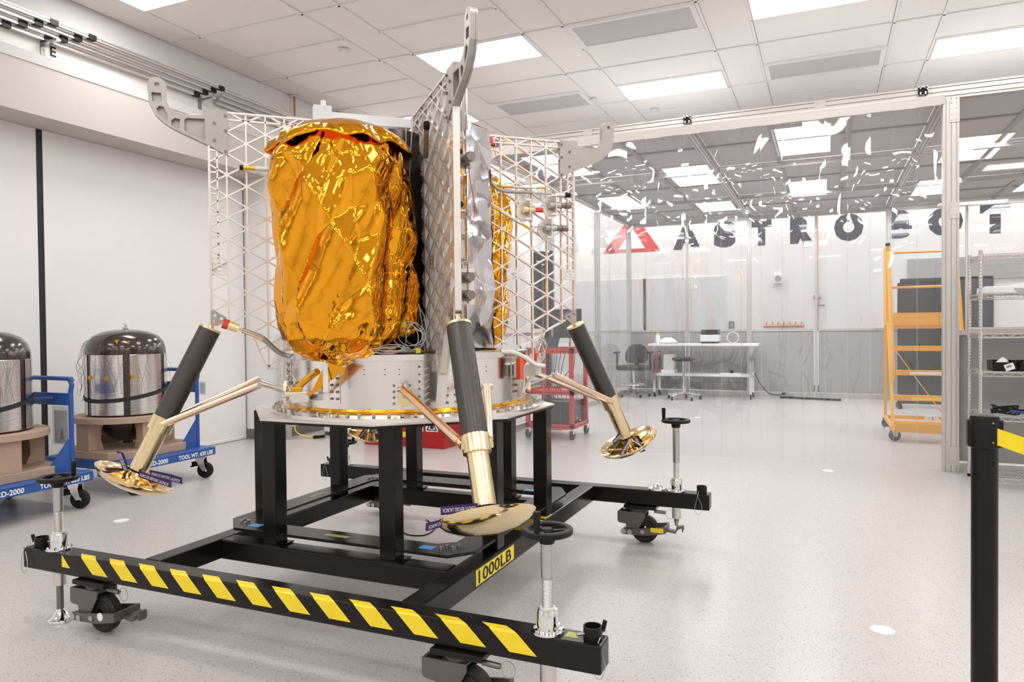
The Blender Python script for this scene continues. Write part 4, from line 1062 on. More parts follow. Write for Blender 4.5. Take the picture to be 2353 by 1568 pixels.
# landing legs, modelled pointing along +x
def leg_proto():
    o = empty('landing_leg', (0, 0, 0), 0, lander, local=True)
    T, B = Vector((.868, 0, 1.228)), Vector((1.187, 0, .575)); d = (B-T).normalized(); L_ = (B-T).length
    n1 = Vector((0, 1, 0)); n2 = d.cross(n1)
    P = lambda s_: T+d*s_
    MB().cyl(P(.02), P(L_*.60), .0455, n=56, flute=.03).build('upper_strut', MAT['carbon'], o, smooth=50)
    MB().cyl(P(.012), P(.021), .047, n=32).cyl(P(-.02), P(.014), .012, n=10).bar(P(-.02)-n1*.02, P(-.02)+n1*.02, .012, .02).build('end_cap', MAT['gold_anod'], o, smooth=40)
    MB().cyl(P(L_*.60), P(L_*.685), .049, n=36).build('collar', MAT['gold_anod'], o, smooth=40)
    MB().cyl(P(L_*.685), P(L_*.98), .038, n=40, flute=.035).build('lower_strut', MAT['gold_anod'], o, smooth=50)
    # dish foot perpendicular to the strut
    F0 = P(L_+.005)
    M_ = Matrix((n1, n2, -d)).transposed().to_4x4(); M_.translation = F0
    f_ = MB(); f_.M = M_
    f_.lathe([(0, -.034), (.05, -.032), (.10, -.022), (.14, -.004), (.16, .014), (.164, .022), (.161, .023), (.15, .016), (.12, .004), (.07, -.006), (.03, -.01), (0, -.01)], 56)
    f_.build('foot_pad', MAT['pad_gold'], o, smooth=50)
    g = MB(); g.M = M_
    for i in range(8):
        t = i*PI/4; c_, s_ = math.cos(t), math.sin(t); q = Vector((-s_, c_, 0))*.0025
        a = [Vector((.034*c_, .034*s_, -.008)), Vector((.14*c_, .14*s_, .012)), Vector((.034*c_, .034*s_, .05))]
        g.add([p+q for p in a]+[p-q for p in a], [(0, 1, 2), (5, 4, 3), (0, 3, 4, 1), (1, 4, 5, 2), (2, 5, 3, 0)])
    g.cyl((0, 0, -.008), (0, 0, .05), .026, n=16)
    g.build('pad_gussets', MAT['pad_gold'], o, smooth=30)
    # side struts to the ring
    Q = P(L_*.645)
    for s_ in (-1, 1):
        a = R(14*s_); S = Vector((.70*math.cos(a), .70*math.sin(a), .972)); E_ = Q+n1*s_*.045-d*.0
        dd = (E_-S).normalized()
        MB().cyl(S, E_-dd*.03, .0165, n=20, flute=.05).build('side_strut', MAT['pink_anod'], o, smooth=50)
        MB().cyl(E_-dd*.035, E_, .011, n=12).bar(E_-n1*s_*.03, E_+n1*s_*.012, .03, .02).build('strut_end', MAT['gold_anod'], o, smooth=40)
        r0 = Vector((.562*math.cos(a), .562*math.sin(a), .93))
        MB().prism([(-.028, -.02), (-.01, -.038), (.02, -.036), (.036, -.01), (.03, .02), (.0, .035), (-.02, .03)], 0, .02, lambda u, v, w_: tuple(r0+Vector((math.cos(a), math.sin(a), 0))*w_+Vector((-math.sin(a), math.cos(a), 0))*u+Vector((0, 0, v)))).build('strut_bracket', MAT['gold_anod'], o, bevel=.002)
        MB().cyl(r0+Vector((math.cos(a), math.sin(a), 0))*.02, S, .006, n=8).cyl(S-n1*.02, S+n1*.02, .010, n=10).build('strut_link', MAT['steel'], o, smooth=40)
    # cable clamp at the ankle
    MB().cyl(P(L_*.94)-d*.004, P(L_*.94)+d*.004, .0405, n=28).build('ankle_band', MAT['black_plastic'], o, smooth=40)
    return o, T, d, n1, n2, L_
leg0, LT, LD, LN1, LN2, LL = leg_proto()
legs = [leg0]
for ang in (PI/2, PI, -PI/2):
    c_ = copy_tree(leg0, lander); c_.rotation_euler = (0, 0, ang); legs.append(c_); ORG[c_.name] = Vector((0, 0, 0))
# warning ribbons tied to each ankle
def ribbon(leg, a, b_, wv, flipt=False, twist=0):
    """purple ribbon from a to b (leg frame), wv = width direction"""
    a, b_, wv = Vector(a), Vector(b_), Vector(wv).normalized()*.014
    d_ = b_-a; nrm = d_.cross(wv).normalized(); mb = MB()
    n = 6; V = []; F_ = []
    for i in range(n+1):
        t = i/n; c_ = a+d_*t+nrm*.004*math.sin(t*5+twist); V += [c_-wv, c_+wv]
    for i in range(n): F_.append((2*i, 2*i+1, 2*i+3, 2*i+2))
    mb.add(V, F_)
    mb.add([v-nrm*.0012 for v in V], F_)
    mb.k = 1
    Ln = d_.length*.88
    for sg in (1, -1):
        ux = (d_.normalized() if (sg > 0) != flipt else -d_.normalized()); st = a+d_*.06 if (sg > 0) != flipt else b_-d_*.06
        uy = wv.normalized()*(1 if sg > 0 else 1)
        uy = nrm.cross(ux)*(sg)
        mb.text('REMOVE BEFORE LAUNCH', .013, lambda u, v: st+ux*u+uy*(v-.0065)+nrm*(.0055*sg), .015, width=Ln)
    mb.build('warning_ribbon', [MAT['purple_tag'], MAT['print_white']], leg)
AN = LT+LD*(LL*.94)
# near leg (dir -y): ribbons to the left; left leg: right-down; right leg: down-left; far leg: down
ribbon(legs[3], AN+Vector((.03, -.035, .012)), AN+Vector((.0, -.15, .006)), (0, 0, 1), True)
ribbon(legs[3], AN+Vector((.0, -.10, -.02)), AN+Vector((.03, -.205, -.035)), (.3, 0, 1), True, 2)
ribbon(legs[2], AN+Vector((-.01, .05, -.005)), AN+Vector((-.135, .10, -.052)), (0, .1, 1), False)
ribbon(legs[2], AN+Vector((-.05, .03, -.008)), AN+Vector((-.175, .055, -.048)), (0, .1, 1), False, 1.5)
ribbon(legs[2], AN+Vector((.04, .01, .0)), AN+Vector((.066, .01, .085)), (1, -.3, .3), False, 1)
ribbon(legs[2], AN+Vector((.04, .05, -.01)), AN+Vector((.145, .03, .005)), (.0, 0, 1), False, 1)
ribbon(legs[0], AN+Vector((-.01, -.045, -.015)), AN+Vector((-.085, -.085, -.085)), (-.35, .2, 1), True)
ribbon(legs[0], AN+Vector((.03, -.045, .0)), AN+Vector((.055, -.08, -.07)), (1, -.3, .3), True, 2)
ribbon(legs[0], AN+Vector((-.035, -.01, .02)), AN+Vector((-.09, -.02, -.02)), (-.3, .0, 1), True, 1)
ribbon(legs[1], AN+Vector((-.05, .01, .01)), AN+Vector((-.09, .09, -.075)), (-.3, .6, 1), True)
ribbon(legs[1], AN+Vector((-.06, -.025, -.0)), AN+Vector((-.10, -.06, -.10)), (-.3, -1, .2), True, 1)
ribbon(legs[1], AN+Vector((-.06, .0, -.0)), AN+Vector((-.10, -.02, -.06)), (-.3, -1, .4), True, 1)
# near leg only: plastic ties at the other side

# ================================================================ TANK TROLLEYS
BLU = MAT['trolley_blue']
def trolley(y0, lab, clab, tlab, near):
    X0, X1, Y0, Y1 = -5.54, -4.63, y0, y0+.82
    t = thing('tank_trolley', lab, 'trolley', ((X0+X1)/2, (Y0+Y1)/2, 0), group='blue tank trolleys by the left wall')
    MB().bx(X0, X1, Y0, Y1, .235, .25).build('deck', BLU, t, bevel=.004)
    for a in ((X0, X1, Y0, Y0+.03), (X0, X1, Y1-.03, Y1), (X0, X0+.03, Y0+.03, Y1-.03), (X1-.03, X1, Y0+.03, Y1-.03)):
        MB().bx(*a, .185, .235).build('deck_rail', BLU, t)
    mb = MB(); mb.text('TOOL WT. 620 LBS', .034, lambda u, v: (X1+.0015, Y1-.37+u, .196+v), .035, width=.34); mb.build('stencil_text', MAT['print_white'], t)
    mb = MB(); mb.text('7-ICD-2000', .036, lambda u, v: (X1+.0015, Y0+.13+u, .195+v), .035, width=.22); mb.build('stencil_text', MAT['print_white'], t)
    # handle frame at the far end
    ya = Y1-.06; xa, xb = X1-.13, X0+.08
    pts = [(xa, ya, .25), (xa, ya, .74), (xa+.0, ya, .80), (xa+.012, ya, .84), (xa-.005, ya, .872), (xa-.04, ya, .885), (xb+.04, ya, .885), (xb+.005, ya, .872), (xb-.012, ya, .84), (xb, ya, .80), (xb, ya, .25)]
    MB().tube(bez(pts, 4), .0155, 10).build('push_handle', BLU, t, smooth=60)
    MB().bx(xb, xa, ya-.008, ya+.008, .70, .785).build('cross_plate', BLU, t, bevel=.003)
    for xx in (xa, xb):
        MB().prism([(0, .25), (-.20, .25), (0, .50)], -.004, .004, lambda u, v, w_: (xx+w_, ya+u, v)).build('gusset', BLU, t)
    MB().bar((xa-.15, ya-.02, .755), (xa-.26, ya-.14, .745), .03, .012).build('tie_arm', BLU, t)
    for cx_, cy_ in ((X1-.07, Y0+.08), (X1-.07, Y1-.08), (X0+.07, Y0+.08), (X0+.07, Y1-.08)):
        c_ = empty('caster', (cx_-t.location.x, cy_-t.location.y, 0), R(20), t, local=True)
        MB().bx(-.05, .05, -.045, .045, .178, .1845).build('caster_plate', MAT['chrome'], c_)
        h = MB()
        for s_ in (-1, 1): h.prism([(-.045, .178), (.035, .178), (.03, .14), (.05, .065), (.02, .06), (-.03, .13)], s_*.028-.003, s_*.028+.003, lambda u, v, w_: (u, w_, v))
        h.build('fork', MAT['chrome'], c_, bevel=.001)
        wv = MB().lathe([(.02, -.018), (.05, -.02), (.062, -.016), (.065, 0), (.062, .016), (.05, .02), (.02, .018)], 26); wv.v = [Vector((p.x+.03, p.z, p.y+.065)) for p in wv.v]
        wv.build('wheel', MAT['black_rubber'], c_, smooth=35)
        MB().bx(-.07, -.02, -.032, .032, .10, .135).bx(-.09, -.06, -.02, .02, .09, .10).build('brake', MAT['black_plastic'], c_, bevel=.003)
    # tan cradle
    cx_, cy_ = -5.09, y0+.37
    k = thing('tank_cradle', clab, 'cradle', (cx_, cy_, .25), group='tan tank cradles')
    TB = MAT['tan_board']
    s_ = .36; c_ = .12
    MB().prism([(cx_-s_+c_, cy_-s_), (cx_+s_-c_, cy_-s_), (cx_+s_, cy_-s_+c_), (cx_+s_, cy_+s_-c_), (cx_+s_-c_, cy_+s_), (cx_-s_+c_, cy_+s_), (cx_-s_, cy_+s_-c_), (cx_-s_, cy_-s_+c_)], .2505, .31).build('base_board', TB, k, bevel=.004)
    for i in range(4):
        a = R(90*i-8); ux, uy = math.cos(a), math.sin(a)
        prf = [(.35, .31), (.35, .515), (.23, .515), (.255, .45), (.255, .38), (.23, .31)]
        MB().prism(prf, -.085, .085, lambda u, v, w_: (cx_+u*ux-w_*uy, cy_+u*uy+w_*ux, v)).build('upright', TB, k, bevel=.003)
    MB().prism(circle(cx_, cy_, .385, 56), .515, .558, holes=[list(reversed(circle(cx_, cy_, .262, 48)))]).build('ring_board', TB, k, bevel=.003)
    # tank
    q = thing('composite_tank', tlab, 'tank', (cx_, cy_, .325), group='dark composite tanks on trolleys')
    MB().lathe([(0, .325), (.035, .325), (.035, .345), (.10, .355), (.17, .395), (.215, .455), (.25, .53), (.262, .56), (.288, .565), (.288, 1.035), (.286, 1.075), (.27, 1.13), (.235, 1.172), (.17, 1.205), (.08, 1.222), (0, 1.225)], 56, c=(cx_, cy_, 0)).build('shell', MAT['tank_dark'], q, smooth=50)
    MB().lathe([(0, 1.275), (.008, 1.275), (.010, 1.268), (.010, 1.24), (.028, 1.239), (.032, 1.233), (.012, 1.23), (.012, 1.227), (.04, 1.221)], 18, c=(cx_, cy_, 0)).build('fill_port', MAT['steel'], q, smooth=35)
    for i in range(6):
        a0 = R(60*i-38.4+4.5); a1 = R(60*i+60-38.4-4.5)
        MB().lathe([(.2895, .57), (.292, .572), (.292, 1.028), (.2895, 1.03)], 14, a0, a1, c=(cx_, cy_, 0)).build('foil_panel', MAT['tank_foil'], q, smooth=40)
    belt = MB(); P = []
    for j in range(49):
        a = 2*PI*j/48; P.append((cx_+.297*math.cos(a), cy_+.297*math.sin(a), .735+.055*math.sin(a-.2)))
    V = []; F_ = []
    for p in P: V += [(p[0], p[1], p[2]-.015), (p[0], p[1], p[2]+.015)]
    for j in range(48): F_.append((2*j, 2*j+2, 2*j+3, 2*j+1))
    belt.add(V, F_).build('strap', MAT['fabric_black'], q)
    wr = MB(); rnd = random.Random(int(y0*100))
    for j in range(26):
        a = rnd.uniform(-2.6, .6); r_ = .297
        P = []; z = 1.16
        for m_ in range(7):
            r2 = (.20 if m_ == 0 else .29 if m_ == 1 else r_+rnd.uniform(.0, .05)); a += rnd.uniform(-.12, .12)
            P.append((cx_+r2*math.cos(a), cy_+r2*math.sin(a), z if m_ else 1.175)); z -= rnd.uniform(.03, .11)
        wr.tube(bez(P, 3), .0011, 4)
    wr.build('sensor_wires', MAT['wire_brown'], q)['kind'] = 'stuff'
    tp = MB()
    for a_, z in ((-.55, .86), (-1.15, .85), (-1.65, .86), (-.9, 1.13), (-.6, 1.12)):
        r_ = .291 if z < 1.05 else .262; tp.box((cx_+r_*math.cos(a_), cy_+r_*math.sin(a_), z), (.022, .022, .03))
    tp.build('kapton_tabs', MAT['kapton'], q)
    return t
trolley(3.66, 'blue push trolley with a tall tank standing further from the camera', 'tan board cradle on the farther blue trolley', 'dark domed composite tank with silver foil sides on the farther trolley', False)
tb = trolley(2.575, 'blue push trolley cut by the left edge of the picture', 'tan board cradle on the trolley at the left edge', 'dark domed composite tank cut by the left edge of the picture', True)
t = thing('document_pouch', 'clear plastic pouch with papers hanging from the near trolley handle', 'pouch', (-4.9, 3.345, .4))
MB().bx(-4.98, -4.80, 3.350, 3.356, .42, .69).build('sheet', MAT['clear_acrylic'], t)
MB().bx(-4.97, -4.83, 3.357, 3.359, .43, .66).build('paper', MAT['print_white'], t)
MB().bx(-4.885, -4.875, 3.347, 3.35, .46, .53).build('brown_mark', MAT['pipe_copper'], t)
t = thing('document_pouch', 'small clear pouch hanging from the far trolley handle', 'pouch', (-4.70, 4.43, .5))
MB().bx(-4.735, -4.66, 4.415, 4.42, .68, .79).build('sheet', MAT['clear_acrylic'], t)
MB().bx(-4.725, -4.67, 4.421, 4.4225, .69, .78).build('paper', MAT['print_white'], t)

# ================================================================ STANCHION
sx, sy = .394, 2.293
t = thing('belt_stanchion', 'black retractable belt post with yellow tape at the right edge', 'stanchion', (sx, sy, 0))
BP = MAT['black_plastic']
MB().lathe([(0, .012), (.15, .012), (.165, .006), (.165, 0), (0, 0)], 36, c=(sx, sy, 0)).build('base', BP, t, smooth=35)
MB().cyl((sx, sy, .012), (sx, sy, .87), .0315, n=32).build('pole', BP, t, smooth=40)
MB().lathe([(.0315, .865), (.035, .868), (.035, .945), (.033, .952), (.026, .955), (0, .956)], 32, c=(sx, sy, 0)).build('head', BP, t, smooth=35)
vd = Vector((.98, -.20, 0)).normalized()
MB().bar((sx, sy, .868), (sx, sy, .942), .03, .083).build('belt_cassette', BP, t, bevel=.004)
bd = Vector((1, -.35, 0)).normalized(); b0 = Vector((sx, sy, 0))+Vector((.024, -.028, 0))
be = MB(); n = 30; V = []; F_ = []
for i in range(n+1):
    s_ = i*.08; p = b0+bd*s_; sag = -.13*(1-math.exp(-s_/.36))
    V += [(p.x, p.y, .877+sag), (p.x, p.y, .922+sag)]
for i in range(n): F_.append((2*i, 2*i+2, 2*i+3, 2*i+1))
be.add(V, F_); be.k = 1
be.text('E', .026, lambda u, v: tuple(b0+bd*(.066+u)+Vector((-.0008, -.0012, .886+v-.13*(1-math.exp(-(.066+u)/.36))))), .03)
be.build('belt', [MAT['belt_yellow'], MAT['print_black']], t)
sc_ = MB()
for z in (.937, .885): sc_.cyl((sx+.012, sy-.0425, z), (sx+.012, sy-.0445, z), .0025, n=8)
sc_.build('screws', MAT['pipe_copper'], t)

# ================================================================ WIRE SHELF + CONTENTS
SHX0, SHX1, SHY0, SHY1 = 1.04, 2.26, 6.20, 6.64
t = thing('wire_shelving', 'chrome wire shelving unit beside the tent post at the right edge', 'shelving', ((SHX0+SHX1)/2, (SHY0+SHY1)/2, 0))
CHR = MAT['shelf_chrome']
for x in (SHX0, SHX1):
    for y in (SHY0, SHY1):
        pr = [(.0125, .02)]
        z = .05
        while z < 1.72: pr += [(.0125, z), (.0115, z+.004), (.0125, z+.008)]; z += .0254
        pr += [(.0125, 1.74), (0, 1.742)]
        MB().lathe(pr, 12, c=(x, y, 0)).build('post', CHR, t, smooth=60)
        MB().cyl((x, y, 0), (x, y, .022), .016, n=12).build('foot', BP, t)
LEV = [1.705, 1.42, 1.13, .85, .525, .075]
for z in LEV:
    s_ = empty('shelf', (SHX0-t.location.x, SHY0-t.location.y, z), 0, t, local=True); W_, H_ = SHX1-SHX0, SHY1-SHY0
    fr = MB()
    for zz in (0, -.032):
        for a, b_ in (((0, 0, zz), (W_, 0, zz)), ((0, H_, zz), (W_, H_, zz)), ((0, 0, zz), (0, H_, zz)), ((W_, 0, zz), (W_, H_, zz))): fr.bar(a, b_, .006, .006)
    fr.build('rim', CHR, s_)
    zg = MB()
    for y in (0, H_):
        n = 22
        for i in range(n): zg.bar((W_*i/n, y, -.032 if i % 2 else 0), (W_*(i+1)/n, y, 0 if i % 2 else -.032), .0035, .0035)
    for x in (0, W_):
        n = 8
        for i in range(n): zg.bar((x, H_*i/n, -.032 if i % 2 else 0), (x, H_*(i+1)/n, 0 if i % 2 else -.032), .0035, .0035)
    zg.build('truss_wire', CHR, s_)
    dk = MB()
    for i in range(1, 48): dk.bar((W_*i/48, 0, .002), (W_*i/48, H_, .002), .003, .003)
    for i in range(1, 4): dk.bar((0, H_*i/4, -.002), (W_, H_*i/4, -.002), .004, .004)
    dk.build('deck_wires', CHR, s_)['kind'] = 'stuff'
    for x in (0, W_):
        for y in (0, H_): MB().cyl((x, y, -.038), (x, y, .008), .017, n=12).build('collar', CHR, s_, smooth=40)
for i, (lab, bag) in enumerate((('black open parts bin with a tilted white label on the wire shelf', 1), ('black open parts bin with crumpled clear bags, middle of the shelf', 1), ('black open parts bin cut by the right edge on the wire shelf', 0))):
    x = 1.13+.165*i; y = 6.24; z = .8535
    b_ = thing('parts_bin', lab, 'bin', (x+.07, y+.1, z), group='black parts bins on the shelf')
    MB().prism([(0, z), (.135, z), (.145, z+.065), (-.01, z+.065)], 0, .006, lambda u, v, w_: (x+u, y+w_, v)).prism([(0, z), (.135, z), (.145, z+.075), (-.01, z+.075)], .20, .206, lambda u, v, w_: (x+u, y+w_, v)).bx(x, x+.135, y, y+.2, z, z+.005).build('bin_shell', BP, b_)
    for s_ in (0, 1): MB().bar((x+(-.005 if not s_ else .14), y, z+.037), (x+(-.005 if not s_ else .14), y+.2, z+.037), .006, .074).build('bin_side', BP, b_)
    if bag:
        V, F_ = crumple([(.012, z+.01, 1), (.04, z+.05, 1), (.03, z+.085, 1), (.004, z+.10, 1)], 9, .018, 50+i, (x+.07, y+.07))
        foil('plastic_bag', V, F_, MAT['clear_bag'], b_, 0, 0, 3)
        for o in b_.children:
            if o.name.startswith('plastic_bag'): o.data.transform(Matrix.Translation(-Vector((x+.07, y+.1, z))) if False else Matrix.Identity(4))
    if i == 0:
        mb = MB(); c_, s2 = math.cos(.35), math.sin(.35)
        fr_ = lambda u, v, w_=0: (x+.095+u*c_-v*s2, y-.004-w_*.001, z+.032+u*s2+v*c_)
        mb.add([fr_(-.03, -.024), fr_(.03, -.024), fr_(.03, .024), fr_(-.03, .024)], [(0, 1, 2, 3)]); mb.k = 1
        for k in range(7): mb.add([fr_(-.018+.005*k, -.004, 1), fr_(-.0155+.005*k, -.004, 1), fr_(-.0155+.005*k, .014, 1), fr_(-.018+.005*k, .014, 1)], [(0, 1, 2, 3)])
        mb.build('bin_label', [MAT['print_white'], MAT['print_black']], b_)
b_ = thing('wrapped_panel', 'white box wrapped in clear film on the upper wire shelf', 'package', (1.2, 6.42, 1.4235))
MB().bx(1.08, 1.55, 6.26, 6.60, 1.4235, 1.475).build('white_tray', MAT['print_white'], b_, bevel=.006)
V, F_ = crumple([(.26, 1.426, .3), (.27, 1.455, .6), (.25, 1.485, .8), (.15, 1.495, 1), (.02, 1.50, .4)], 16, .015, 77, (1.47, 6.43)); foil('film_wrap', V, F_, MAT['clear_bag'], b_, 0, 0, 3)
b_ = thing('copper_coil', 'copper coloured coil in film on the upper wire shelf', 'coil', (1.90, 6.42, 1.4235))
for k in range(3): MB().tube([(1.90+.12*math.cos(a), 6.42+.12*math.sin(a), 1.432+.014*k) for a in [2*PI*i/24 for i in range(24)]], .007, 6, closed=True).build('turn', MAT['pipe_copper'], b_, smooth=60)
b_ = thing('extension_cable', 'coiled black cable with a blue strap on the lower wire shelf', 'cable', (1.27, 6.42, .529))
rnd = random.Random(4); mb = MB()
for k in range(9): mb.tube([(1.23+.085*rnd.uniform(.8, 1.1)*math.cos(a), 6.40+.07*math.sin(a), .538+.005*k+.012*math.sin(a*2+k)) for a in [2*PI*i/16 for i in range(16)]], .0045, 5, closed=True)
mb.build('coils', MAT['black_rubber'], b_, smooth=60)
MB().tube(bez([(1.30, 6.36, .56), (1.34, 6.34, .565), (1.37, 6.33, .585)], 4), .008, 6).build('plug', BP, b_)
MB().tube(bez([(1.24, 6.30, .56), (1.29, 6.29, .553), (1.34, 6.30, .55), (1.35, 6.29, .535)], 4), .010, 6).build('strap', MAT['cable_blue'], b_)
b_ = thing('cordless_tool', 'black and lime cordless tool with a pale tube on the lower wire shelf', 'tool', (1.52, 6.4, .529))
MB().prism([(1.42, .529), (1.54, .529), (1.54, .60), (1.50, .62), (1.505, .70), (1.465, .72), (1.45, .62)], 6.33, 6.40, lambda u, v, w_: (u, w_, v)).build('body', BP, b_, bevel=.008)
MB().cyl((1.475, 6.365, .70), (1.44, 6.365, .80), .011, n=12).build('tube', MAT['wire_white'], b_, smooth=40)
MB().cyl((1.52, 6.329, .60), (1.52, 6.325, .60), .016, n=16).cyl((1.485, 6.329, .70), (1.485, 6.325, .70), .010, n=12).build('lime_badge', MAT['label_lime'], b_)

# ================================================================ LADDER
YL = MAT['ladder_yellow']
t = thing('rolling_ladder', 'yellow rolling warehouse ladder behind the strip curtain', 'ladder', (.95, 8.8, 0))
xl, xr = .66, 1.26
steps = [(8.36, .20), (8.53, .455), (8.70, .71), (8.87, .965), (9.05, 1.205)]
for y, z in steps:
    s_ = MB().bx(xl, xr, y, y+.14, z-.006, z).bx(xl, xr, y-.006, y, z-.05, z+.002).bx(xl, xr, y+.14, y+.146, z-.04, z)
    for i in range(18): s_.box((xl+.03+.032*i, y+.01, z+.003), (.018, .02, .008))
    s_.build('step', YL, t)
MB().bx(xl, xr, 9.05, 9.45, 1.20, 1.212).bx(xl, xr, 9.02, 9.03, 1.19, 1.33).build('platform', YL, t)
for x in (xl-.02, xr+.02):
    MB().bar((x, 8.34, .10), (x, 9.05, 1.22), .03, .045).build('stringer', YL, t, bevel=.003)
    MB().bar((x, 9.45, .1), (x, 9.40, 1.2), .03, .03).build('rear_leg', YL, t)
    MB().bar((x, 8.36, .13), (x, 9.45, .13), .03, .04).build('base_rail', YL, t)
    MB().bx(x-.018, x+.018, 9.06, 9.46, 1.22, 2.08).build('side_panel', YL, t, bevel=.003)
    MB().tube(bez([(x, 8.42, .62), (x, 8.46, .80), (x, 8.68, 1.30), (x, 8.96, 1.93), (x, 9.0, 1.99), (x, 9.06, 2.0)], 4), .02, 8).build('handrail', YL, t, smooth=50)
    MB().bx(x-.022, x+.022, 9.055, 9.10, 2.08, 2.11).build('post_cap', BP, t)
for z in (2.03, 1.63): MB().cyl((xl, 9.44, z), (xr, 9.44, z), .014, n=8).build('guard_bar', YL, t, smooth=40)
MB().bx(xl, xr, 9.45, 9.455, 1.21, 1.32).build('toe_board', YL, t)
MB().bar((xl+.02, 9.44, 1.0), (xr-.02, 9.44, .15), .01, .035, (0, 1, 0)).build('cross_brace', YL, t)
MB().bx(xl, xr, 9.42, 9.45, .11, .15).bx(xl, xr, 8.32, 8.36, .10, .19).build('base_crossbar', YL, t)
for i, (st, c_) in enumerate(((4, 'print_black'), (3, 'print_black'), (2, 'print_white'), (1, 'yellow_tape'))):
    y, z = steps[st]; MB().bx(xl+.16, xr-.06, y-.0075, y-.006, z-.04, z-.012).build('step_label', MAT['yellow_tape' if c_ == 'print_black' else c_], t) if i > 1 else None
for x, y in ((xl-.02, 8.39), (xr+.02, 8.39), (xl-.02, 9.42), (xr+.02, 9.42)):
    c_ = empty('caster', (x-.95, y-8.8, 0), R(15), t, local=True)
    h = MB()
    for s_ in (-1, 1): h.prism([(-.03, .115), (.04, .115), (.035, .05), (.005, .045)], s_*.026-.003, s_*.026+.003, lambda u, v, w_: (u, w_, v))
    h.bx(-.04, .045, -.035, .035, .113, .12).build('fork', MAT['steel'], c_)
    wv = MB().lathe([(.012, -.02), (.045, -.021), (.056, -.014), (.057, 0), (.056, .014), (.045, .021), (.012, .02)], 24); wv.v = [Vector((p.x+.015, p.z, p.y+.057)) for p in wv.v]
    pm('wheel_green', (.03, .05, .035), .6) if 'wheel_green' not in MAT else None
    wv.build('wheel', MAT['wheel_green'], c_, smooth=35)
MB().bx(.565, .60, 8.33, 8.335, .11, .15).build('paper_tag', MAT['print_white'], t)
b_ = thing('cable_bundle', 'small bundle of pale cord on the ladder base', 'cord', (.98, 8.46, .2))
mb = MB()
for k in range(6): mb.tube(bez([(.92+.012*k, 8.42, .215), (.95+.008*k, 8.43, .262), (1.0+.008*k, 8.44, .255), (1.03+.008*k, 8.43, .212)], 4), .005, 5)
mb.build('cords', MAT['wire_white'], b_); MB().tube([(.965, 8.42, .25), (.985, 8.45, .266), (1.0, 8.43, .25)], .006, 6).build('tie', MAT['hose_grey'], b_)

# dark backdrop screen and red chair behind the ladder
t = thing('rolling_screen', 'tall black display panel standing behind the yellow ladder', 'display', (1.25, 11.8, 0))
MB().bx(.955, 1.72, 11.78, 11.82, .06, 1.80).build('panel', MAT['monitor_black'], t, bevel=.008)
MB().bx(.99, 1.70, 11.77, 11.84, 1.80, 1.86).build('top_bar', MAT['fabric_black'], t, bevel=.01)
MB().bx(.95, 1.0, 11.6, 12.0, 0, .06).bx(1.66, 1.71, 11.6, 12.0, 0, .06).build('feet', BP, t)

# ================================================================ RED CART WITH COMPUTER
t = thing('red_cart', 'red steel utility cart with a computer behind the strip curtain', 'cart', (-2.73, 7.58, 0))
RC = MAT['cart_red']
cx0, cx1, cy0, cy1 = -3.02, -2.47, 7.30, 7.84
for x in (cx0+.022, cx1-.022):
    for y in (cy0+.022, cy1-.022):
        MB().bx(x-.022, x+.022, y-.022, y+.022, .12, .985).build('corner_post', RC, t, bevel=.003)
        hb = MB()
        for z in (.2, .28, .36, .44, .52): hb.cyl((x+.0225, y-.008, z), (x+.0235, y-.008, z), .006, n=8)
        hb.build('bolt_holes', MAT['print_black'], t)
        MB().cyl((x-.016, y+.012, .055), (x+.016, y+.012, .055), .055, n=20).build('wheel', MAT['black_rubber'], t, smooth=35)
        MB().bx(x-.024, x+.024, y-.02, y+.03, .06, .12).build('caster_fork', MAT['chrome'], t, bevel=.004)
for z, h_ in ((.985, .06), (.53, .05), (.165, .055)):
    MB().bx(cx0, cx1, cy0, cy1, z-h_+.02, z-h_+.026).build('tray', RC, t)
    for a in ((cx0, cx1, cy0, cy0+.006), (cx0, cx1, cy1-.006, cy1), (cx0, cx0+.006, cy0, cy1), (cx1-.006, cx1, cy0, cy1)): MB().bx(*a, z-h_, z).build('tray_rim', RC, t)
t2 = thing('computer_tower', 'black computer tower on the bottom tray of the red cart', 'computer', (-2.7, 7.6, .14))
MB().bx(-2.94, -2.51, 7.34, 7.80, .137, .40).build('case', MAT['monitor_black'], t2, bevel=.008)
MB().bx(-2.505, -2.50, 7.62, 7.66, .17, .182).build('badge', MAT['print_white'], t2)
t2 = thing('computer_monitor', 'black computer monitor standing on the red cart', 'monitor', (-2.63, 7.6, .985))
MB().bx(-2.79, -2.46, 7.57, 7.60, 1.09, 1.41).build('screen_housing', MAT['monitor_black'], t2, bevel=.006)
MB().cyl((-2.6, 7.60, 1.0), (-2.6, 7.59, 1.16), .014, n=10).build('stand_arm', MAT['chrome'], t2)
MB().bx(-2.72, -2.52, 7.50, 7.68, .951, .966).build('stand_foot', MAT['steel'], t2)
t2 = thing('laptop', 'grey laptop lying on the top of the red cart', 'laptop', (-2.85, 7.5, .951))
MB().bx(-2.98, -2.74, 7.36, 7.56, .951, .968).build('base', MAT['dark_steel'], t2, bevel=.004)
MB().bar((-2.86, 7.57, .968), (-2.86, 7.66, 1.10), .24, .01).build('lid', MAT['monitor_black'], t2)
mb = MB(); rnd = random.Random(9)
t2 = thing('hanging_cables', 'thin black cables hanging through the red cart', 'cables', (-2.7, 7.5, .2))
for k in range(5):
    x = -2.68+.05*k
    MB().tube(bez([(x, 7.40, .95), (x+rnd.uniform(-.03, .03), 7.36, .78), (x-.06+rnd.uniform(-.05, .05), 7.38, .62), (x-.10, 7.40, .45), (x-.02*k, 7.45, .41)], 4), .004, 5).build('cable', BP, t2)
t = thing('display_screen', 'large black television on a stand behind the lander right panel', 'television', (-3.1, 8.2, 0))
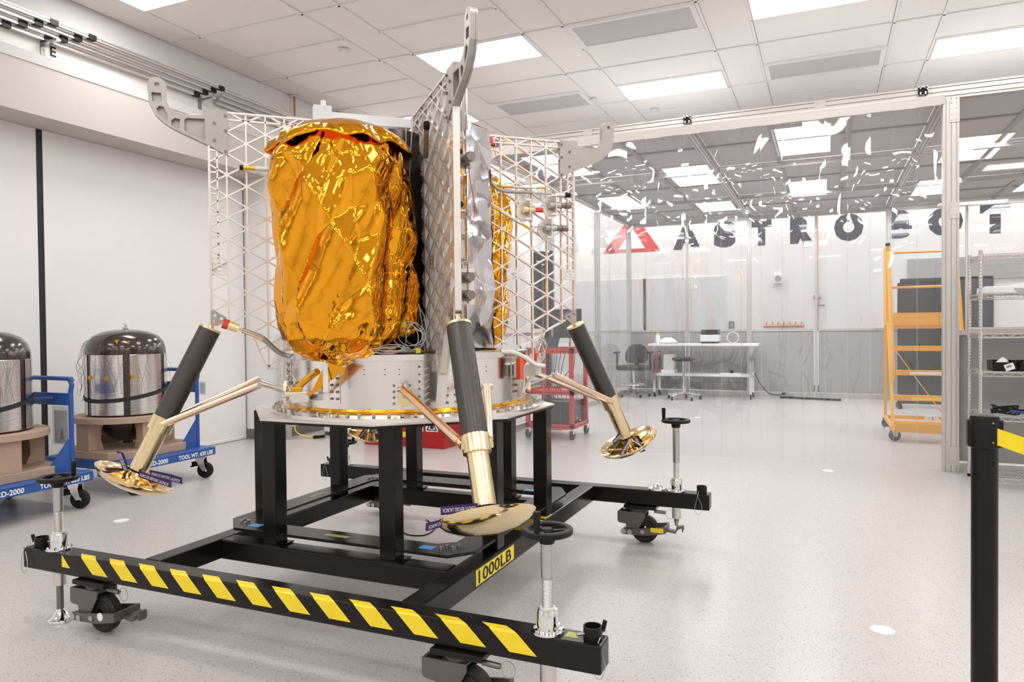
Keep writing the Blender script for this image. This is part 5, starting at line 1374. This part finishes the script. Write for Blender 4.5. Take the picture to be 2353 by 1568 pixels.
MB().bar((-2.98, 8.10, 1.66), (-3.24, 8.16, 1.66), .05, .93).build('screen_housing', MAT['monitor_black'], t, bevel=.01)
MB().bx(-3.14, -3.06, 8.16, 8.24, .08, 1.3).build('stand_column', BP, t)
MB().bx(-3.25, -2.85, 8.0, 8.06, 0, .07).bx(-3.25, -2.85, 8.36, 8.42, 0, .07).bx(-3.14, -3.06, 8.06, 8.36, .02, .08).build('stand_base', BP, t)
# ================================================================ TABLE, CHAIR, STOOL
t = thing('work_table', 'long white lab table on casters in the back of the tent', 'table', (-1.9, 12.5, 0))
MB().bx(-2.80, -1.0, 12.3, 12.85, .875, .915).build('table_top', MAT['table_white'], t, bevel=.006)
MB().bx(-2.68, -1.1, 12.42, 12.8, .36, .40).build('lower_shelf', MAT['table_white'], t, bevel=.004)
for x in (-2.70, -1.12):
    for y in (12.36, 12.78):
        MB().bx(x-.02, x+.02, y-.02, y+.02, .10, .875).build('leg', MAT['chrome'], t)
        MB().cyl((x-.012, y, .045), (x+.012, y, .045), .045, n=18).build('wheel', MAT['black_rubber'], t, smooth=35)
        MB().bx(x-.018, x+.018, y-.02, y+.03, .05, .10).build('caster_fork', MAT['chrome'], t)
t = thing('label_printer', 'grey and black desktop printer on the white lab table', 'printer', (-1.8, 12.55, .915))
MB().bx(-1.95, -1.64, 12.45, 12.72, .945, 1.06).build('printer_body', MAT['door_grey'], t, bevel=.015)
MB().bx(-1.94, -1.65, 12.5, 12.74, 1.06, 1.15).build('printer_top', MAT['monitor_black'], t, bevel=.015)
MB().bx(-1.93, -1.66, 12.47, 12.72, .915, .945).build('printer_base', BP, t)
t = thing('wash_bottle', 'small white wash bottle with a yellow spout on the table', 'bottle', (-2.67, 12.5, .915))
MB().lathe([(0, .915), (.04, .915), (.042, .93), (.042, 1.03), (.03, 1.06), (.016, 1.068)], 18, c=(-2.67, 12.5, 0)).build('bottle_body', MAT['bottle_white'], t, smooth=40)
MB().cyl((-2.67, 12.5, 1.068), (-2.67, 12.5, 1.095), .019, n=14).tube([(-2.67, 12.5, 1.09), (-2.67, 12.5, 1.14), (-2.69, 12.5, 1.155), (-2.73, 12.5, 1.15)], .006, 6).build('spout', MAT['yellow_tape'], t)
t = thing('garment_pile', 'crumpled white garment pile beside the wash bottle', 'garment', (-2.5, 12.55, .915))
V, F_ = crumple([(.14, .928, .3), (.15, .945, .8), (.11, .985, 1), (.05, 1.01, 1), (.0, 1.015, 0)], 14, .02, 91, (-2.50, 12.55)); foil('cloth', V, F_, MAT['print_white'], t, 1, .004, 3, 40)
t = thing('cable_loop', 'loop of pale cable leaning on the white table', 'cable', (-1.45, 12.6, .915))
for k in range(2): MB().tube([(-1.43+(.09+.006*k)*math.cos(a), 12.62+.01*k, 1.012+(.09+.004*k)*math.sin(a)) for a in [2*PI*i/24 for i in range(24)]], .004, 5, closed=True).build('turn', MAT['wire_white'], t)
t = thing('equipment_case', 'cream box shaped instrument on the lower table shelf', 'instrument', (-2.45, 12.6, .40))
MB().bx(-2.58, -2.40, 12.5, 12.72, .46, .73).build('case_body', MAT['wire_white'], t, bevel=.01)
MB().bx(-2.61, -2.38, 12.46, 12.74, .40, .46).build('case_base', MAT['print_white'], t, bevel=.006)
t = thing('document_stack', 'flat white papers with a black clip on the lower table shelf', 'papers', (-1.5, 12.6, .4))
MB().bx(-1.62, -1.30, 12.5, 12.75, .40, .415).build('papers', MAT['print_white'], t); MB().bx(-1.47, -1.42, 12.55, 12.62, .415, .46).build('clip', BP, t)
def star_base(t, x, y, r_, mat):
    for k in range(5):
        a = 2*PI*k/5+.35; e = (x+r_*math.cos(a), y+r_*math.sin(a), .075)
        MB().bar((x, y, .115), e, .028, .022).build('base_arm', mat, t, bevel=.003)
        MB().cyl((e[0]-.014, e[1], .03), (e[0]+.014, e[1], .03), .03, n=14).build('wheel', MAT['black_rubber'], t, smooth=35)
        MB().cyl((e[0], e[1], .045), (e[0], e[1], .08), .008, n=8).build('wheel_stem', MAT['chrome'], t)
t = thing('drafting_chair', 'black drafting chair with armrests left of the white table', 'chair', (-3.05, 12.3, 0))
x, y = -3.05, 12.3
star_base(t, x, y, .27, MAT['dark_steel'])
MB().cyl((x, y, .1), (x, y, .45), .022, n=14).build('gas_lift', MAT['chrome'], t, smooth=40)
MB().tube([(x+.2*math.cos(a), y+.2*math.sin(a), .21) for a in [2*PI*i/28 for i in range(28)]], .01, 6, closed=True).build('foot_ring', MAT['chrome'], t, smooth=60)
MB().prism(rrect(x-.25, x+.23, y-.22, y+.22, .08, 5), .46, .54).build('seat', MAT['fabric_black'], t, bevel=.025, segs=3)
bk = MB(); V = []; F_ = []; prf = []
for j in range(13):
    a = j/12; prf.append((.235*math.sin(min(1, a*1.25+.28)*PI*.93+.12) if a < 1 else .0, .57+.33*a))
bk.prism([(-.20, .60), (-.215, .68), (-.20, .78), (-.15, .86), (-.07, .90), (.07, .90), (.15, .86), (.20, .78), (.215, .68), (.20, .60), (.16, .575), (-.16, .575)], -.04, .04, lambda u, v, w_: (x-.0+u*.95, y+.20+w_+.25*(v-.6), v)).build('backrest', MAT['fabric_black'], t, bevel=.03, segs=3)
MB().bar((x+.02, y+.1, .47), (x+.02, y+.26, .68), .06, .02).build('back_support', BP, t)
for sx_ in (-1, 1):
    MB().bar((x+sx_*.29, y, .47), (x+sx_*.29, y, .75), .03, .03).bar((x+sx_*.15, y, .46), (x+sx_*.29, y, .47), .04, .02).build('arm_post', BP, t)
    MB().bx(x+sx_*.29-.035, x+sx_*.29+.035, y-.12, y+.10, .745, .78).build('arm_pad', BP, t, bevel=.012)
t = thing('round_stool', 'black round stool with chrome base in front of the table', 'stool', (-2.15, 12.05, 0))
star_base(t, -2.15, 12.05, .27, MAT['chrome'])
MB().cyl((-2.15, 12.05, .1), (-2.15, 12.05, .63), .02, n=14).build('gas_lift', MAT['chrome'], t, smooth=40)
MB().lathe([(0, .64), (.14, .635), (.18, .65), (.19, .67), (.18, .69), (.12, .70), (0, .70)], 28, c=(-2.15, 12.05, 0)).build('seat', MAT['fabric_black'], t, smooth=40)
t = thing('floor_bar', 'thin black bar lying on the tent floor', 'bar', (-.24, 12.65, 0))
MB().bar((-.69, 12.74, .018), (.21, 12.53, .018), .05, .03).build('bar_body', BP, t, bevel=.003)
MB().bx(.19, .225, 12.50, 12.56, .002, .04).build('end_cap', MAT['fabric_black'], t)
t = thing('floor_cable', 'black cable running from the table to the tent wall', 'cable', (-.9, 12.8, 0))
MB().tube(bez([(-1.08, 12.6, .42), (-1.0, 12.65, .25), (-.88, 12.7, .09), (-.74, 12.75, .05), (-.66, 12.8, .06)], 5), .008, 6).build('cord', BP, t)
MB().box((-.64, 12.82, .07), (.05, .04, .04)).build('plug', BP, t)

# ================================================================ BEHIND THE LANDER
t = thing('flammables_cabinet', 'low red safety cabinet with hazard stickers behind the lander', 'cabinet', (-3.97, 6.5, 0))
CR = MAT['cabinet_red']
MB().bx(-4.45, -3.49, 6.32, 6.80, .0, .72).build('cabinet_body', CR, t, bevel=.006)
for x0, x1 in ((-4.43, -3.98), (-3.965, -3.51)): MB().bx(x0, x1, 6.312, 6.32, .12, .70).build('door', CR, t, bevel=.003)
def sticker(x, kind):
    mb = MB(); y = 6.3105; mb.bx(x-.07, x+.07, y, y+.001, .17, .32); mb.k = 1
    if kind: mb.prism([(x-.062, .182), (x+.062, .182), (x, .30)], 0, .001, lambda u, v, w_: (u, y-.001+w_*0-w_, v), holes=[[(x+.044, .192), (x-.044, .192), (x, .277)]]); mb.prism([(x-.018, .2), (x+.02, .2), (x+.024, .222), (x+.006, .245), (x-.008, .228), (x-.02, .225)], 0, .001, lambda u, v, w_: (u, y-.001-w_, v))
    else:
        for k in range(4): mb.add([(x-.068+.035*k, y-.001, .175), (x-.05+.035*k, y-.001, .175), (x-.03+.035*k, y-.001, .245), (x-.048+.035*k, y-.001, .245)], [(0, 1, 2, 3)])
        mb.prism(circle(x-.03, .285, .02, 10), 0, .001, lambda u, v, w_: (u, y-.001-w_, v)); mb.prism([(x+.02, .265), (x+.05, .27), (x+.045, .30), (x+.03, .285)], 0, .001, lambda u, v, w_: (u, y-.001-w_, v))
    mb.build('hazard_sticker', [MAT['print_white'], MAT['print_black']], t)
sticker(-3.80, 0); sticker(-3.63, 1)
MB().bx(-3.98, -3.90, 6.31, 6.3115, .10, .155).build('yellow_sticker', MAT['yellow_tape'], t)
t = thing('equipment_stand', 'white equipment cabinet on small feet behind the lander legs', 'cabinet', (-5.1, 6.8, 0))
MB().bx(-5.27, -4.92, 6.70, 7.05, .04, .6).build('cabinet_body', MAT['table_white'], t, bevel=.01)
for x in (-5.24, -4.95): MB().bx(x-.02, x+.02, 6.70, 6.76, 0, .04).build('foot', MAT['dark_steel'], t)
t = thing('wall_post', 'short grey square steel post at the wall left of the tank', 'post', (-5.46, 6.32, 0))
MB().bx(-5.49, -5.43, 6.29, 6.35, .01, 1.22).build('post', MAT['alu_profile'], t, bevel=.003)
MB().bx(-5.53, -5.39, 6.26, 6.38, 0, .012).build('foot_plate', MAT['alu_profile'], t)
t = thing('yellow_cable', 'yellow cord ending in a black plug on the floor behind the lander', 'cable', (-5.2, 6.45, 0))
MB().tube(bez([(-5.42, 6.38, .16), (-5.40, 6.38, .08), (-5.34, 6.42, .03), (-5.22, 6.45, .015)], 5), .007, 6).build('cord', MAT['yellow_tape'], t, smooth=60)
MB().bar((-5.22, 6.45, .015), (-5.10, 6.50, .025), .03, .03).build('plug', BP, t, bevel=.004)
t = thing('floor_wire', 'thin dark wire lying on the floor under the lander', 'wire', (-3.6, 5.0, 0))
MB().tube(bez([(-3.05, 4.55, .35), (-3.0, 4.6, .2), (-2.95, 4.7, .03), (-2.9, 4.6, .006), (-2.8, 4.4, .005), (-2.86, 4.1, .005)], 6), .003, 5).build('wire_run', BP, t, smooth=60)
MB().tube(bez([(-2.52, 3.9, .005), (-2.40, 3.75, .005), (-2.25, 3.6, .005), (-2.14, 3.62, .005), (-2.16, 3.78, .005), (-2.3, 3.92, .005)], 6), .004, 5).build('wire_loop', BP, t, smooth=60)
